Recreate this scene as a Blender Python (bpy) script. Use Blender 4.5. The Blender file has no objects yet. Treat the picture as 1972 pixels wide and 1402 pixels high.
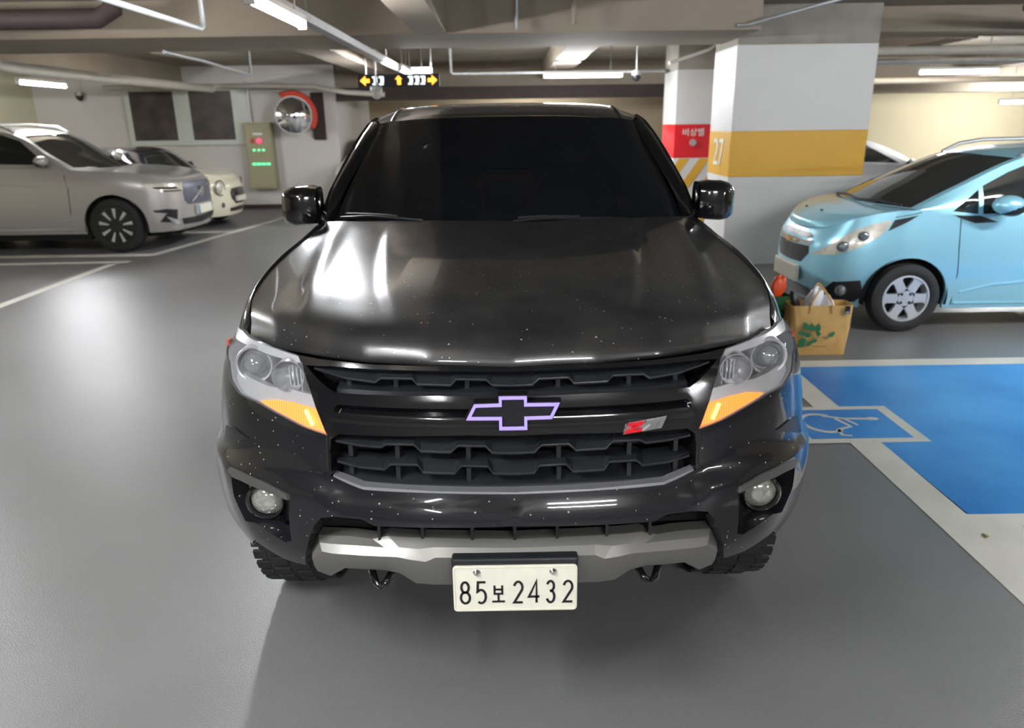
import numpy as np
import bpy, bmesh, math, random

from mathutils import Vector, Matrix
from mathutils.geometry import delaunay_2d_cdt
random.seed(7)
R=math.radians; PI=math.pi
SC=bpy.context.scene; COL=SC.collection
# ------------------------------------------------------------------ camera, world, exposure
def look_basis(pitch,yaw,roll):
    p,y,r=R(pitch),R(yaw),R(roll)
    f=Vector((math.sin(y)*math.cos(p),math.cos(y)*math.cos(p),-math.sin(p)))
    rt=Vector((math.cos(y),-math.sin(y),0)); up=rt.cross(f)
    return f, math.cos(r)*rt-math.sin(r)*up, math.sin(r)*rt+math.cos(r)*up
cam=bpy.data.objects.new('camera',bpy.data.cameras.new('camera')); COL.objects.link(cam)
_f,_r,_u=look_basis(18.0,.267,.812)
cam.matrix_world=Matrix(((_r.x,_u.x,-_f.x,-.009),(_r.y,_u.y,-_f.y,-1.70),(_r.z,_u.z,-_f.z,1.70),(0,0,0,1)))
cam.data.sensor_width=36; cam.data.lens=1420/1972*36; cam.data.clip_start=.02; cam.data.clip_end=100
cam.data.dof.use_dof=True; cam.data.dof.focus_distance=2.35; cam.data.dof.aperture_fstop=3.0
SC.camera=cam
SC.view_settings.view_transform='Standard'; SC.view_settings.look='None'; SC.view_settings.gamma=1; SC.view_settings.exposure=1.0
SC.view_settings.use_curve_mapping=False
SC.cycles.max_bounces=7; SC.cycles.diffuse_bounces=4; SC.cycles.glossy_bounces=4; SC.cycles.transmission_bounces=5; SC.cycles.transparent_max_bounces=8
SC.cycles.sample_clamp_indirect=6; SC.cycles.caustics_reflective=False; SC.cycles.caustics_refractive=False
SC.cycles.use_denoising=True; SC.cycles.use_light_tree=True
wd=bpy.data.worlds.new('world'); SC.world=wd; wd.use_nodes=True
wd.node_tree.nodes['Background'].inputs[0].default_value=(.9,.88,.85,1); wd.node_tree.nodes['Background'].inputs[1].default_value=.05
# ------------------------------------------------------------------ materials
def mat(name,col,rough=.5,metal=0,coat=0,noise=0,nscale=20,bump=0,bscale=80,emit=None,es=0,trans=0,ior=1.45,spec=.5,col2=None,alpha=1,coatr=.03,flake=0):
    m=bpy.data.materials.new(name); m.use_nodes=True; n=m.node_tree.nodes; l=m.node_tree.links; b=n['Principled BSDF']
    b.inputs['Base Color'].default_value=(*col,1); b.inputs['Roughness'].default_value=rough; b.inputs['Metallic'].default_value=metal
    b.inputs['Coat Weight'].default_value=coat; b.inputs['Coat Roughness'].default_value=coatr
    b.inputs['Transmission Weight'].default_value=trans; b.inputs['IOR'].default_value=ior; b.inputs['Specular IOR Level'].default_value=spec
    b.inputs['Alpha'].default_value=alpha
    tc=n.new('ShaderNodeTexCoord')
    if noise or col2:
        t=n.new('ShaderNodeTexNoise'); t.inputs['Scale'].default_value=nscale; t.inputs['Detail'].default_value=6; l.new(tc.outputs['Object'],t.inputs['Vector'])
        mx=n.new('ShaderNodeMix'); mx.data_type='RGBA'
        rp=n.new('ShaderNodeValToRGB'); rp.color_ramp.elements[0].position=.35; rp.color_ramp.elements[1].position=.65
        l.new(t.outputs['Fac'],rp.inputs['Fac']); l.new(rp.outputs['Color'],mx.inputs['Factor'])
        c2=col2 if col2 else tuple(max(0,c*(1-noise)) for c in col)
        mx.inputs['A'].default_value=(*col,1); mx.inputs['B'].default_value=(*c2,1)
        l.new(mx.outputs['Result'],b.inputs['Base Color'])
    if flake:
        t=n.new('ShaderNodeTexNoise'); t.inputs['Scale'].default_value=900; l.new(tc.outputs['Object'],t.inputs['Vector'])
        mr=n.new('ShaderNodeMapRange'); mr.inputs['To Min'].default_value=max(.02,rough-flake); mr.inputs['To Max'].default_value=rough+flake
        l.new(t.outputs['Fac'],mr.inputs['Value']); l.new(mr.outputs['Result'],b.inputs['Roughness'])
    if bump:
        t=n.new('ShaderNodeTexNoise'); t.inputs['Scale'].default_value=bscale; t.inputs['Detail'].default_value=4; l.new(tc.outputs['Object'],t.inputs['Vector'])
        bp=n.new('ShaderNodeBump'); bp.inputs['Strength'].default_value=bump; bp.inputs['Distance'].default_value=.01
        l.new(t.outputs['Fac'],bp.inputs['Height']); l.new(bp.outputs['Normal'],b.inputs['Normal'])
    if emit: b.inputs['Emission Color'].default_value=(*emit,1); b.inputs['Emission Strength'].default_value=es
    return m
def srgb(r,g,b):
    f=lambda c:(c/255/12.92 if c/255<=.04045 else ((c/255+.055)/1.055)**2.4)
    return (f(r),f(g),f(b))
# ------------------------------------------------------------------ object helpers
def put(o,parent=None,label=None,cat=None,group=None,kind=None):
    if o.name not in COL.objects: COL.objects.link(o)
    if parent: o.parent=parent
    if label: o['label']=label
    if cat: o['category']=cat
    if group: o['group']=group
    if kind: o['kind']=kind
    return o
def thing(name,loc=(0,0,0),rz=0,label=None,cat=None,group=None):
    o=bpy.data.objects.new(name,None); o.location=loc; o.rotation_euler=(0,0,rz); o.empty_display_size=.2
    return put(o,None,label,cat,group)
def copy_tree(o,parent=None,group=None):
    c=o.copy(); COL.objects.link(c)
    if parent: c.parent=parent
    for ch in o.children: copy_tree(ch,c)
    return c
class MB:
    def __init__(s): s.v=[]; s.f=[]; s.mi=[]; s.m=0
    def add(s,vs,fs):
        k=len(s.v); s.v+= [tuple(map(float,p)) for p in vs]; s.f+=[tuple(i+k for i in f) for f in fs]; s.mi+=[s.m]*len(fs); return s
    def box(s,a,b,rot=None,piv=None):
        x0,y0,z0=a;x1,y1,z1=b
        vs=[(x0,y0,z0),(x1,y0,z0),(x1,y1,z0),(x0,y1,z0),(x0,y0,z1),(x1,y0,z1),(x1,y1,z1),(x0,y1,z1)]
        if rot is not None:
            pv=Vector(piv if piv is not None else [(p+q)/2 for p,q in zip(a,b)]); vs=[pv+rot@(Vector(v)-pv) for v in vs]
        return s.add(vs,[(0,3,2,1),(4,5,6,7),(0,1,5,4),(1,2,6,5),(2,3,7,6),(3,0,4,7)])
    def tube(s,pts,r,n=10,caps=True,closed=False):
        pts=[Vector(p) for p in pts]; k=len(pts); rr=[r]*k if np.isscalar(r) else list(r); rings=[]; prev=None
        for i,p in enumerate(pts):
            a=pts[(i-1)%k] if (closed or i>0) else p; b=pts[(i+1)%k] if (closed or i<k-1) else p
            t=(b-a).normalized(); ref=prev if prev is not None else (Vector((0,0,1)) if abs(t.z)<.9 else Vector((1,0,0)))
            u=(ref-t*ref.dot(t)).normalized(); w=t.cross(u); prev=u
            rings.append([p+(u*math.cos(2*PI*j/n)+w*math.sin(2*PI*j/n))*rr[i] for j in range(n)])
        return s.loft(rings,closed_v=True,caps=caps and not closed,closed_u=closed)
    def loft(s,rings,closed_v=False,caps=False,closed_u=False):
        n=len(rings[0]); k=len(rings); vs=[p for r in rings for p in r]; fs=[]
        for i in range(k if closed_u else k-1):
            for j in range(n if closed_v else n-1):
                a=i*n+j;b=i*n+(j+1)%n;c=((i+1)%k)*n+(j+1)%n;d=((i+1)%k)*n+j; fs.append((a,b,c,d))
        if caps: fs.append(tuple(range(n-1,-1,-1))); fs.append(tuple((k-1)*n+j for j in range(n)))
        return s.add(vs,fs)
    def lathe(s,prof,c,axis='x',n=40,a0=0,a1=2*PI):
        """prof: [(radius, along)] around axis through c"""
        full=abs(a1-a0-2*PI)<1e-6; rings=[]
        for k in range(n if full else n+1):
            a=a0+(a1-a0)*k/n; ca,sa=math.cos(a),math.sin(a); ring=[]
            for r,t in prof:
                if axis=='x': ring.append((c[0]+t,c[1]+r*ca,c[2]+r*sa))
                elif axis=='y': ring.append((c[0]+r*ca,c[1]+t,c[2]+r*sa))
                else: ring.append((c[0]+r*ca,c[1]+r*sa,c[2]+t))
            rings.append(ring)
        return s.loft(rings,closed_u=full)
    def ell(s,c,rad,n=20,m=12,rot=None):
        rings=[]
        for i in range(m+1):
            a=-PI/2+PI*i/m; rings.append([(rad[0]*math.cos(a)*math.cos(2*PI*j/n),rad[1]*math.cos(a)*math.sin(2*PI*j/n),rad[2]*math.sin(a)) for j in range(n)])
        if rot is not None: rings=[[rot@Vector(p) for p in r] for r in rings]
        return s.loft([[(p[0]+c[0],p[1]+c[1],p[2]+c[2]) for p in r] for r in rings],closed_v=True)
    def prism(s,poly,fn,d0,d1):
        """poly 2D outline; fn(a,b,d)->3D; extruded between d0 and d1"""
        n=len(poly); tri=cdt_tris([poly],[])
        A=[fn(p[0],p[1],d0) for p in tri[0]]; B=[fn(p[0],p[1],d1) for p in tri[0]]; T=tri[1]
        s.add(A,[tuple(reversed(t)) for t in T]); s.add(B,T)
        s.loft([[fn(p[0],p[1],d0) for p in poly],[fn(p[0],p[1],d1) for p in poly]],closed_v=True)
        return s
    def build(s,name,m,parent=None,smooth=True,bevel=0,ang=35,mirror=False,sub=0,solid=0,merge=1e-5,**kw):
        me=bpy.data.meshes.new(name); v=s.v; f=s.f; mi=s.mi
        if mirror:
            k=len(v); v=v+[(-a,b,c) for a,b,c in v]; f=f+[tuple(reversed([i+k for i in q])) for q in f]; mi=mi+mi
        me.from_pydata(v,[],f)
        ms=m if isinstance(m,(list,tuple)) else [m]
        for q in ms: me.materials.append(q)
        if len(ms)>1: me.polygons.foreach_set('material_index',mi)
        bm=bmesh.new(); bm.from_mesh(me)
        if merge: bmesh.ops.remove_doubles(bm,verts=bm.verts,dist=merge)
        bmesh.ops.recalc_face_normals(bm,faces=bm.faces); bm.to_mesh(me); bm.free()
        if smooth:
            me.polygons.foreach_set('use_smooth',[True]*len(me.polygons))
            me.set_sharp_from_angle(angle=R(ang))
        o=bpy.data.objects.new(name,me)
        if sub: q=o.modifiers.new('sub','SUBSURF'); q.levels=q.render_levels=sub
        if solid: q=o.modifiers.new('thick','SOLIDIFY'); q.thickness=solid; q.offset=-1
        if bevel: q=o.modifiers.new('bevel','BEVEL'); q.width=bevel; q.segments=2; q.limit_method='ANGLE'; q.angle_limit=R(40)
        return put(o,parent,**kw)
def inpoly(P,poly):
    P=np.atleast_2d(P); x,y=P[:,0],P[:,1]; c=np.zeros(len(P),bool); q=np.asarray(poly); n=len(q); j=n-1
    for i in range(n):
        xi,yi=q[i];xj,yj=q[j]
        if yi!=yj:
            t=((yi>y)!=(yj>y))&(x<(xj-xi)*(y-yi)/(yj-yi)+xi); c^=t
        j=i
    return c
def cdt_tris(outs,holes,grid=None):
    pts=[];edges=[]
    for poly in list(outs)+list(holes):
        k=len(pts); n=len(poly); pts+=[tuple(p) for p in poly]; edges+=[(k+i,k+(i+1)%n) for i in range(n)]
    if grid is not None: pts+=[tuple(p) for p in grid]
    r=delaunay_2d_cdt([Vector(p) for p in pts],edges,[],0,1e-7)
    V=np.array([tuple(v) for v in r[0]]); F=[tuple(f) for f in r[2]]
    C=np.array([V[list(f)].mean(0) for f in F]); keep=np.zeros(len(F),bool)
    for o in outs: keep|=inpoly(C,o)
    for h in holes: keep&=~inpoly(C,h)
    return V,[f for f,k in zip(F,keep) if k]
def dens(poly,step,closed=True):
    out=[];n=len(poly)
    for i in range(n if closed else n-1):
        a=np.array(poly[i],float);b=np.array(poly[(i+1)%n],float); k=max(1,int(np.ceil(np.linalg.norm(b-a)/step)))
        out+=[tuple(a+(b-a)*t/k) for t in range(k)]
    if not closed: out.append(tuple(poly[-1]))
    return out
def spl(pts,n=6,closed=False):
    P=[np.array(p,float) for p in pts]; m=len(P); out=[]
    for i in range(m if closed else m-1):
        a=P[i-1] if (closed or i>0) else 2*P[0]-P[1]; b=P[i]; c=P[(i+1)%m]; d=P[(i+2)%m] if (closed or i<m-2) else 2*P[-1]-P[-2]
        for k in range(n):
            t=k/n; out.append(tuple(.5*((2*b)+(-a+c)*t+(2*a-5*b+4*c-d)*t*t+(-a+3*b-3*c+d)*t**3)))
    if not closed: out.append(tuple(P[-1]))
    return out
def panel(mb,S,out,holes=(),sp=.04,off=0.,how='front',conv=True,outc=(0,2,.7),back=0,wave=None):
    """clean-cut panel on master surface S. outlines given in metres in the front / side / top elevation"""
    cv={'front':S.front,'side':S.side,'top':S.top,'uv':lambda a,b:(a,b)}[how]
    def cvt(p): return [tuple(cv(a,b)) for a,b in p] if conv else p
    O=cvt(out); H=[cvt(h) for h in holes]
    o=np.array(O); lo=o.min(0);hi=o.max(0)
    c=(lo+hi)/2; e=1e-2
    su=np.linalg.norm(S.ev(c[0]+e,c[1])-S.ev(c[0]-e,c[1]))/(2*e)+1e-6; sv=np.linalg.norm(S.ev(c[0],c[1]+e)-S.ev(c[0],c[1]-e))/(2*e)+1e-6
    gu=np.arange(lo[0]+1e-3,hi[0],max(sp/su,1e-3)); gv=np.arange(lo[1]+1e-3,hi[1],max(sp/sv,1e-3))
    G=np.array([(a,b) for a in gu for b in gv]) if len(gu)*len(gv) else np.zeros((0,2))
    if len(G):
        k=inpoly(G,O)
        for h in H: k&=~inpoly(G,h)
        G=G[k]
        B=np.array(O+[q for h in H for q in h]); sc=np.array([su,sv])
        if len(G): d=np.min(np.linalg.norm((G[:,None]-B[None])*sc,axis=2),axis=1); G=G[d>sp*.35]
    V,F=cdt_tris([O],H,G)
    P=S.ev(V[:,0],V[:,1]); N=S.nrm(V[:,0],V[:,1],outc)
    if wave is not None: off=np.array([wave(*p) for p in P])[:,None]
    Q=P+N*off
    mb.add(Q,F)
    if back:  # fold the rims inward
        for L in [O]+H:
            A=np.array(L); p=S.ev(A[:,0],A[:,1]); nn=S.nrm(A[:,0],A[:,1],outc)
            of=np.array([wave(*q) for q in p])[:,None] if wave is not None else off
            a=p+nn*of; c=p+nn*(of-back); n=len(a)
            for i in range(n):
                j=(i+1)%n
                if abs(a[i][0])<2e-3 and abs(a[j][0])<2e-3: continue   # no rim along the mirror line
                mb.add([a[i],a[j],c[j],c[i]],[(0,1,2,3)])
    return mb
def text_mesh(txt,size,depth,name,m,parent,matrix,align='CENTER',sx=1,**kw):
    cu=bpy.data.curves.new(name,'FONT'); cu.body=txt; cu.size=size; cu.extrude=depth; cu.align_x=align; cu.align_y='CENTER'
    o=bpy.data.objects.new(name,cu); COL.objects.link(o)
    dg=bpy.context.evaluated_depsgraph_get(); me=bpy.data.meshes.new_from_object(o.evaluated_get(dg)); bpy.data.objects.remove(o)
    me.materials.clear(); me.materials.append(m); n=bpy.data.objects.new(name,me)
    me.transform(matrix@Matrix.Diagonal((sx,1,1,1)))
    return put(n,parent,**kw)

def cr(P,t):
    """Catmull-Rom basis weights for parameter t over n points (with linear end extrapolation)"""
    n=P; t=np.clip(t,0,n-1-1e-9); i=np.floor(t).astype(int); f=t-i
    w=np.stack([-.5*f+f*f-.5*f**3, 1-2.5*f*f+1.5*f**3, .5*f+2*f*f-1.5*f**3, -.5*f*f+.5*f**3],-1)
    return i,w
class Surf:
    """smooth control-grid surface; cp[i][j]; i runs around the body from its centre line, j runs upward"""
    def __init__(s,cp,sym0=True,sym1=False):
        cp=np.array(cp,float); I,J,_=cp.shape
        def ext(a,k,sym):  # pad ends
            lo=2*a[0]-a[1]
            hi=2*a[-1]-a[-2]
            if sym[0]: lo=a[1]*np.array([-1,1,1])
            if sym[1]: hi=a[-2]*np.array([-1,1,1])
            return np.concatenate([[lo],a,[hi]])
        A=ext(cp,0,(sym0,sym1)); B=np.swapaxes(ext(np.swapaxes(A,0,1),0,(0,0)),0,1)
        s.p=B; s.I=I; s.J=J
    def ev(s,u,v):
        u=np.asarray(u,float);v=np.asarray(v,float)
        i,wu=cr(s.I,u); j,wv=cr(s.J,v); r=0
        for a in range(4):
            for b in range(4):
                r=r+(wu[...,a]*wv[...,b])[...,None]*s.p[i+a,j+b]
        return r
    def nrm(s,u,v,out=(0,2,.7)):
        e=1e-3; u=np.asarray(u,float);v=np.asarray(v,float)
        du=s.ev(u+e,v)-s.ev(u-e,v); dv=s.ev(u,v+e)-s.ev(u,v-e)
        n=np.cross(du,dv); n/=np.linalg.norm(n,axis=-1,keepdims=True)+1e-12
        P=s.ev(u,v); d=((P-np.array(out))*n).sum(-1,keepdims=True)
        return np.where(d<0,-n,n)
    def inv(s,g,hint=None,pref=0):
        U,V=np.meshgrid(np.linspace(0,s.I-1,90),np.linspace(0,s.J-1,50),indexing='ij')
        e=(g(s.ev(U,V))**2).sum(-1)
        if hint is not None: e=e+1e-3*((U-hint[0])**2+(V-hint[1])**2)
        if pref: e=e+pref*s.ev(U,V)[...,1]
        k=np.unravel_index(np.argmin(e),e.shape); x=np.array([U[k],V[k]])
        for _ in range(12):
            h=1e-5; r=g(s.ev(x[0],x[1]))
            J=np.stack([(g(s.ev(x[0]+h,x[1]))-g(s.ev(x[0]-h,x[1])))/(2*h),(g(s.ev(x[0],x[1]+h))-g(s.ev(x[0],x[1]-h)))/(2*h)],-1)
            d=np.linalg.lstsq(J,-r,rcond=1e-6)[0]; d=np.clip(d,-.3,.3); x=x+d
            x[0]=np.clip(x[0],1e-4,s.I-1-1e-4); x[1]=np.clip(x[1],1e-4,s.J-1-1e-4)
        return x
    def front(s,x,z): return s.inv(lambda P:P[...,[0,2]]-np.array([x,z]),pref=1e-3)
    def side(s,y,z): return s.inv(lambda P:P[...,[1,2]]-np.array([y,z]))
    def top(s,x,y): return s.inv(lambda P:P[...,[0,1]]-np.array([x,y]))
    def moved(s,d):
        t=Surf.__new__(Surf); t.p=s.p+np.array(d); t.I=s.I; t.J=s.J; return t
def offs_surf(plan,levels,sym0=True):
    """plan: [(x,y)] front centre -> rear; levels: [(z,[inward offset per plan point or scalar])]"""
    B=np.array(plan,float); T=np.gradient(B,axis=0); T[0]=[1,0]
    N=np.stack([-T[:,1],T[:,0]],-1); N/=np.linalg.norm(N,axis=1)[:,None]
    cp=[]
    for i in range(len(B)):
        row=[]
        for z,o in levels:
            oo=o if np.isscalar(o) else np.interp(i,np.linspace(0,len(B)-1,len(o)),o)
            zz=z if np.isscalar(z) else np.interp(i,np.linspace(0,len(B)-1,len(z)),z)
            row.append([B[i,0]+N[i,0]*oo,B[i,1]+N[i,1]*oo,zz])
        cp.append(row)
    return Surf(cp,sym0)
# ------------------------------------------------------------------ materials of the place
M={}
M['slab']=mat('concrete_ceiling',srgb(150,140,124),.9,noise=.18,nscale=1.2,bump=.15,bscale=30)
M['beam']=mat('painted_beam',srgb(148,136,120),.85,noise=.12,nscale=1.5,bump=.1,bscale=30)
M['wallw']=mat('white_wall',srgb(208,203,196),.8,noise=.06,nscale=1.5,bump=.08,bscale=60)
M['wallcream']=mat('cream_wall',srgb(192,181,150),.85,noise=.05,nscale=1.5)
M['wallbrown']=mat('brown_wall',srgb(150,136,112),.85,noise=.08,nscale=2)
M['wallgreen']=mat('olive_wall',srgb(196,190,160),.85,noise=.06,nscale=2)
M['pillarw']=mat('pillar_white',srgb(204,203,201),.55,noise=.04,nscale=2,bump=.05,bscale=25)
M['pconc']=mat('bare_concrete',srgb(150,145,136),.9,noise=.2,nscale=4,bump=.3,bscale=40)
M['yellow']=mat('ochre_paint',srgb(206,158,48),.5,noise=.05,nscale=3)
M['redp']=mat('red_paint',srgb(206,18,34),.45,noise=.04)
M['linew']=mat('road_white',srgb(212,210,200),.45,noise=.14,nscale=3,bump=.15,bscale=150)
M['blue']=mat('road_blue',srgb(30,118,196),.33,col2=srgb(66,150,220),nscale=1.3,bump=.12,bscale=150)
M['whitep']=mat('white_plastic',srgb(225,225,222),.4,noise=.03)
M['galv']=mat('galvanised_steel',srgb(170,172,172),.45,metal=.6,noise=.15,nscale=15)
M['pipew']=mat('pale_pipe',srgb(196,192,180),.6,noise=.08,nscale=6)
M['dark']=mat('dark_duct',srgb(62,50,48),.7,noise=.2,nscale=5)
M['blk']=mat('black_plastic',srgb(24,24,26),.45,noise=.1)
M['tube']=mat('fluorescent_tube',(1,1,1),.5,emit=(.95,.97,1),es=270)
M['amberled']=mat('amber_led',(.8,.3,.05),.5,emit=(1,.35,.03),es=1.6)
M['whiteled']=mat('white_led',(.8,.8,.8),.5,emit=(.8,.92,1),es=1.0)
M['greenled']=mat('green_led',(.1,.8,.3),.5,emit=(.1,1,.4),es=.7)
M['redled']=mat('red_lamp',(.8,.05,.15),.4,emit=(1,.08,.2),es=.5)
M['olive']=mat('olive_cabinet',srgb(160,153,122),.5,noise=.06,nscale=5)
M['chrome']=mat('chrome',(.85,.86,.88),.08,metal=1,noise=.05)
M['orange']=mat('orange_plastic',srgb(196,62,40),.5,noise=.08)
M['wframe']=mat('window_frame',srgb(204,208,198),.5,noise=.05)
M['pane']=mat('dark_pane',srgb(58,50,47),.5,col2=srgb(82,72,66),nscale=3)
# epoxy floor
def floor_mat():
    m=bpy.data.materials.new('epoxy_floor'); m.use_nodes=True; n=m.node_tree.nodes;l=m.node_tree.links;b=n['Principled BSDF']
    tc=n.new('ShaderNodeTexCoord')
    t=n.new('ShaderNodeTexNoise'); t.inputs['Scale'].default_value=.7; t.inputs['Detail'].default_value=8; l.new(tc.outputs['Object'],t.inputs['Vector'])
    r=n.new('ShaderNodeValToRGB'); r.color_ramp.elements[0].position=.3; r.color_ramp.elements[1].position=.7
    r.color_ramp.elements[0].color=(*srgb(106,106,107),1); r.color_ramp.elements[1].color=(*srgb(122,121,120),1)
    l.new(t.outputs['Fac'],r.inputs['Fac'])
    g=n.new('ShaderNodeTexNoise'); g.inputs['Scale'].default_value=190; g.inputs['Detail'].default_value=3; l.new(tc.outputs['Object'],g.inputs['Vector'])
    mx=n.new('ShaderNodeMix'); mx.data_type='RGBA'; mx.blend_type='OVERLAY'; mx.inputs['Factor'].default_value=.25
    l.new(r.outputs['Color'],mx.inputs['A']); l.new(g.outputs['Color'],mx.inputs['B'])
    hs=n.new('ShaderNodeHueSaturation'); hs.inputs['Saturation'].default_value=.25; l.new(mx.outputs['Result'],hs.inputs['Color']); l.new(hs.outputs['Color'],b.inputs['Base Color'])
    mr=n.new('ShaderNodeMapRange'); mr.inputs['To Min'].default_value=.26; mr.inputs['To Max'].default_value=.42; l.new(t.outputs['Fac'],mr.inputs['Value']); l.new(mr.outputs['Result'],b.inputs['Roughness'])
    bp=n.new('ShaderNodeBump'); bp.inputs['Strength'].default_value=.24; bp.inputs['Distance'].default_value=.006
    l.new(g.outputs['Fac'],bp.inputs['Height']); l.new(bp.outputs['Normal'],b.inputs['Normal'])
    b.inputs['Specular IOR Level'].default_value=.75
    return m
M['floor']=floor_mat()
# ------------------------------------------------------------------ room shell
def struct(name,boxes,m,parent=None,**kw):
    b=MB()
    for q in boxes: b.box(*q)
    return b.build(name,m,parent,smooth=False,kind='structure' if parent is None else None,**kw)
ZC=2.95
floor=struct('floor',[((-14,-8,-.1),(17,20,0))],M['floor'])
struct('ceiling',[((-14,-8,ZC),(17,20,ZC+.2))],M['slab'])
struct('wall_left',[((-10.2,-8,0),(-10,15,ZC))],M['wallgreen'])
struct('wall_right',[((16,-8,0),(16.2,19,ZC))],M['wallcream'])
struct('wall_front',[((-10,-7.2,0),(16,-7,ZC))],mat('dark_grey_wall',srgb(112,108,104),.85,noise=.1,nscale=2))
struct('wall_back_left',[((-10.2,15,0),(-3.6,15.2,ZC)),((-3.8,15.2,0),(-3.6,19,ZC))],M['wallw'])
struct('wall_back',[((-3.6,19,0),(5.2,19.2,ZC))],M['wallbrown'])
struct('wall_back_right',[((5.2,16.6,0),(5.4,19,ZC)),((5.4,16.6,0),(16,16.8,ZC))],M['wallcream'])
# beams under the slab
struct('trim_1',[((-9.99,6.6,2.6),(2.659,8.1,ZC-.001))],M['beam'])
struct('trim_2',[((4.281,7.7,2.68),(15.99,8.4,ZC-.001))],M['beam'])
struct('trim_3',[((-3.59,15.05,2.24),(15.99,15.7,ZC-.001))],M['beam'])
struct('trim_4',[((-.93,-6.9,2.6),(-.6,6.59,ZC-.001))],M['beam'])
struct('trim_5',[((.78,8.11,2.62),(1.2,15.04,ZC-.001))],M['beam'])
struct('trim_6',[((-2.62,8.11,2.62),(-2.2,15.04,ZC-.001))],M['beam'])
struct('trim_7',[((-9.99,-2.6,2.6),(-.931,-1.6,ZC-.001)),((-.599,-2.6,2.6),(15.99,-1.6,ZC-.001))],M['beam'])
struct('trim_8',[((5.6,8.41,2.66),(6.0,15.04,ZC-.001)),((9.6,8.41,2.66),(10.,15.04,ZC-.001))],M['beam'])
struct('trim_9',[((-7.2,8.11,2.62),(-6.8,14.99,ZC-.001))],M['beam'])
struct('baseboard_back_left',[((-9.99,14.97,0),(-3.61,14.999,.09))],M['dark'])
# ------------------------------------------------------------------ floor markings
def fl(a,b,d): return (a,b,d)
def marking(name,poly,m,label,z0=.001,z1=.003,holes=None):
    b=MB(); b.prism(poly,fl,z0,z1); return b.build(name,m,floor,smooth=False,label=label)
def lineq(a,b,w):
    a=Vector(a);b=Vector(b); n=Vector((-(b-a).y,(b-a).x)).normalized()*w/2
    return [tuple(a+n),tuple(b+n),tuple(b-n),tuple(a-n)]
marking('parking_line',lineq((-5.18,4.6),(-5.27,8.1),.12),M['linew'],'white bay line running towards the silver car')
marking('parking_line',lineq((-9.8,8.1),(-5.12,8.26),.13),M['linew'],'white bay line across the left floor')
marking('parking_line',[(-7.3,8.72),(-5.05,8.72),(-4.98,8.85),(-4.42,12.7),(-4.36,14.5),(-4.46,14.5),(-4.53,12.7),(-5.1,8.92),(-7.3,8.92)],M['linew'],'white line along the noses of the left cars')
marking('parking_line',[(-8,11.08),(-4.76,11.1),(-4.74,11.22),(-8,11.2)],M['linew'],'white line between the two left cars')
marking('parking_line',lineq((1.98,3.42),(8.5,3.42),.145),M['linew'],'white line above the blue bay')
marking('parking_line',lineq((1.96,2.54),(1.96,3.35),.16),M['linew'],'white side line behind the wheelchair square')
marking('parking_line',[(1.87,2.04),(2.04,2.04),(2.05,1.23),(8.5,1.23),(8.5,.95),(3.1,.95),(2.1,.2),(2.1,-.6),(1.86,-.6)],M['linew'],'white side line below the wheelchair square')
marking('blue_bay',[(2.042,1.232),(8.5,1.232),(8.5,3.345),(2.042,3.345)],M['blue'],'blue painted parking bay')
marking('blue_chevron',[(2.22,1.12),(2.95,1.12),(2.62,.98)],M['blue'],'blue painted triangle in the white edge',.003,.0045)
marking('blue_chevron',[(2.12,.93),(2.75,.93),(2.5,.72)],M['blue'],'blue painted triangle nearest the camera',.003,.0045)
# wheelchair square
marking('wheelchair_square',[(1.62,2.02),(2.32,2.02),(2.32,2.56),(1.62,2.56)],M['linew'],'white frame of the wheelchair square',.003,.0045)
marking('wheelchair_square',[(1.68,2.075),(2.25,2.075),(2.25,2.505),(1.68,2.505)],M['blue'],'blue wheelchair square',.0045,.006)
def wc():
    # symbol lies on its side: wheel to the left, head to the right
    b=MB(); cx,cy=1.775,2.27
    def band(pts,w):
        L=[];Rr=[]
        for i,p in enumerate(pts):
            a=Vector(pts[max(0,i-1)]);c=Vector(pts[min(len(pts)-1,i+1)]); d=(c-a).normalized(); n=Vector((-d.y,d.x))*w/2
            L.append(tuple(Vector(p)+n)); Rr.append(tuple(Vector(p)-n))
        b.prism(L+Rr[::-1],fl,.006,.0075)
    arc=[(1.83+.115*math.cos(a),2.30+.135*math.sin(a)) for a in np.linspace(R(50),R(305),26)]
    band(arc,.027)
    band([(1.87,2.405),(1.98,2.36),(2.12,2.352)],.022); band([(1.93,2.36),(1.97,2.24),(1.88,2.20)],.022); band([(1.98,2.355),(2.02,2.26)],.018)
    band([(1.88,2.205),(1.87,2.12),(1.92,2.11)],.022)
    b.prism([(2.15+.035*math.cos(a),2.352+.022*math.sin(a)) for a in np.linspace(0,2*PI,20,endpoint=False)],fl,.006,.0075)
    b.build('wheelchair_symbol',M['linew'],floor,smooth=False,label='white wheelchair symbol')
wc()
# ------------------------------------------------------------------ pillars
def pillar(name,x0,y0,x1,y1,zones,label,face_extra=None):
    t=thing(name,((x0+x1)/2,(y0+y1)/2,0),0,label,'pillar')
    hx,hy=(x1-x0)/2,(y1-y0)/2; out=[]
    for n,z0,z1,m,e in zones:
        out.append(MB().box((-hx-e,-hy-e,z0),(hx+e,hy+e,z1)).build(n,m,t,smooth=False,bevel=.006))
    return t,hx,hy
p1,hx,hy=pillar('concrete_pillar',2.66,7.4,4.28,8.34,[('white_base',0,1.06,M['pillarw'],0),('yellow_band',1.06,1.585,M['yellow'],.001),('white_shaft',1.585,2.53,M['pillarw'],0),('bare_concrete_top',2.53,ZC-.001,M['pconc'],-.002)],'thick white pillar with a broad ochre band behind the light blue car')
rot=Matrix(((0,0,-1,-hx-.006),(-1,0,0,0),(0,1,0,1.32),(0,0,0,1)))
text_mesh('27',.46,.003,'bay_number',M['whitep'],p1,rot)
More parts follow.
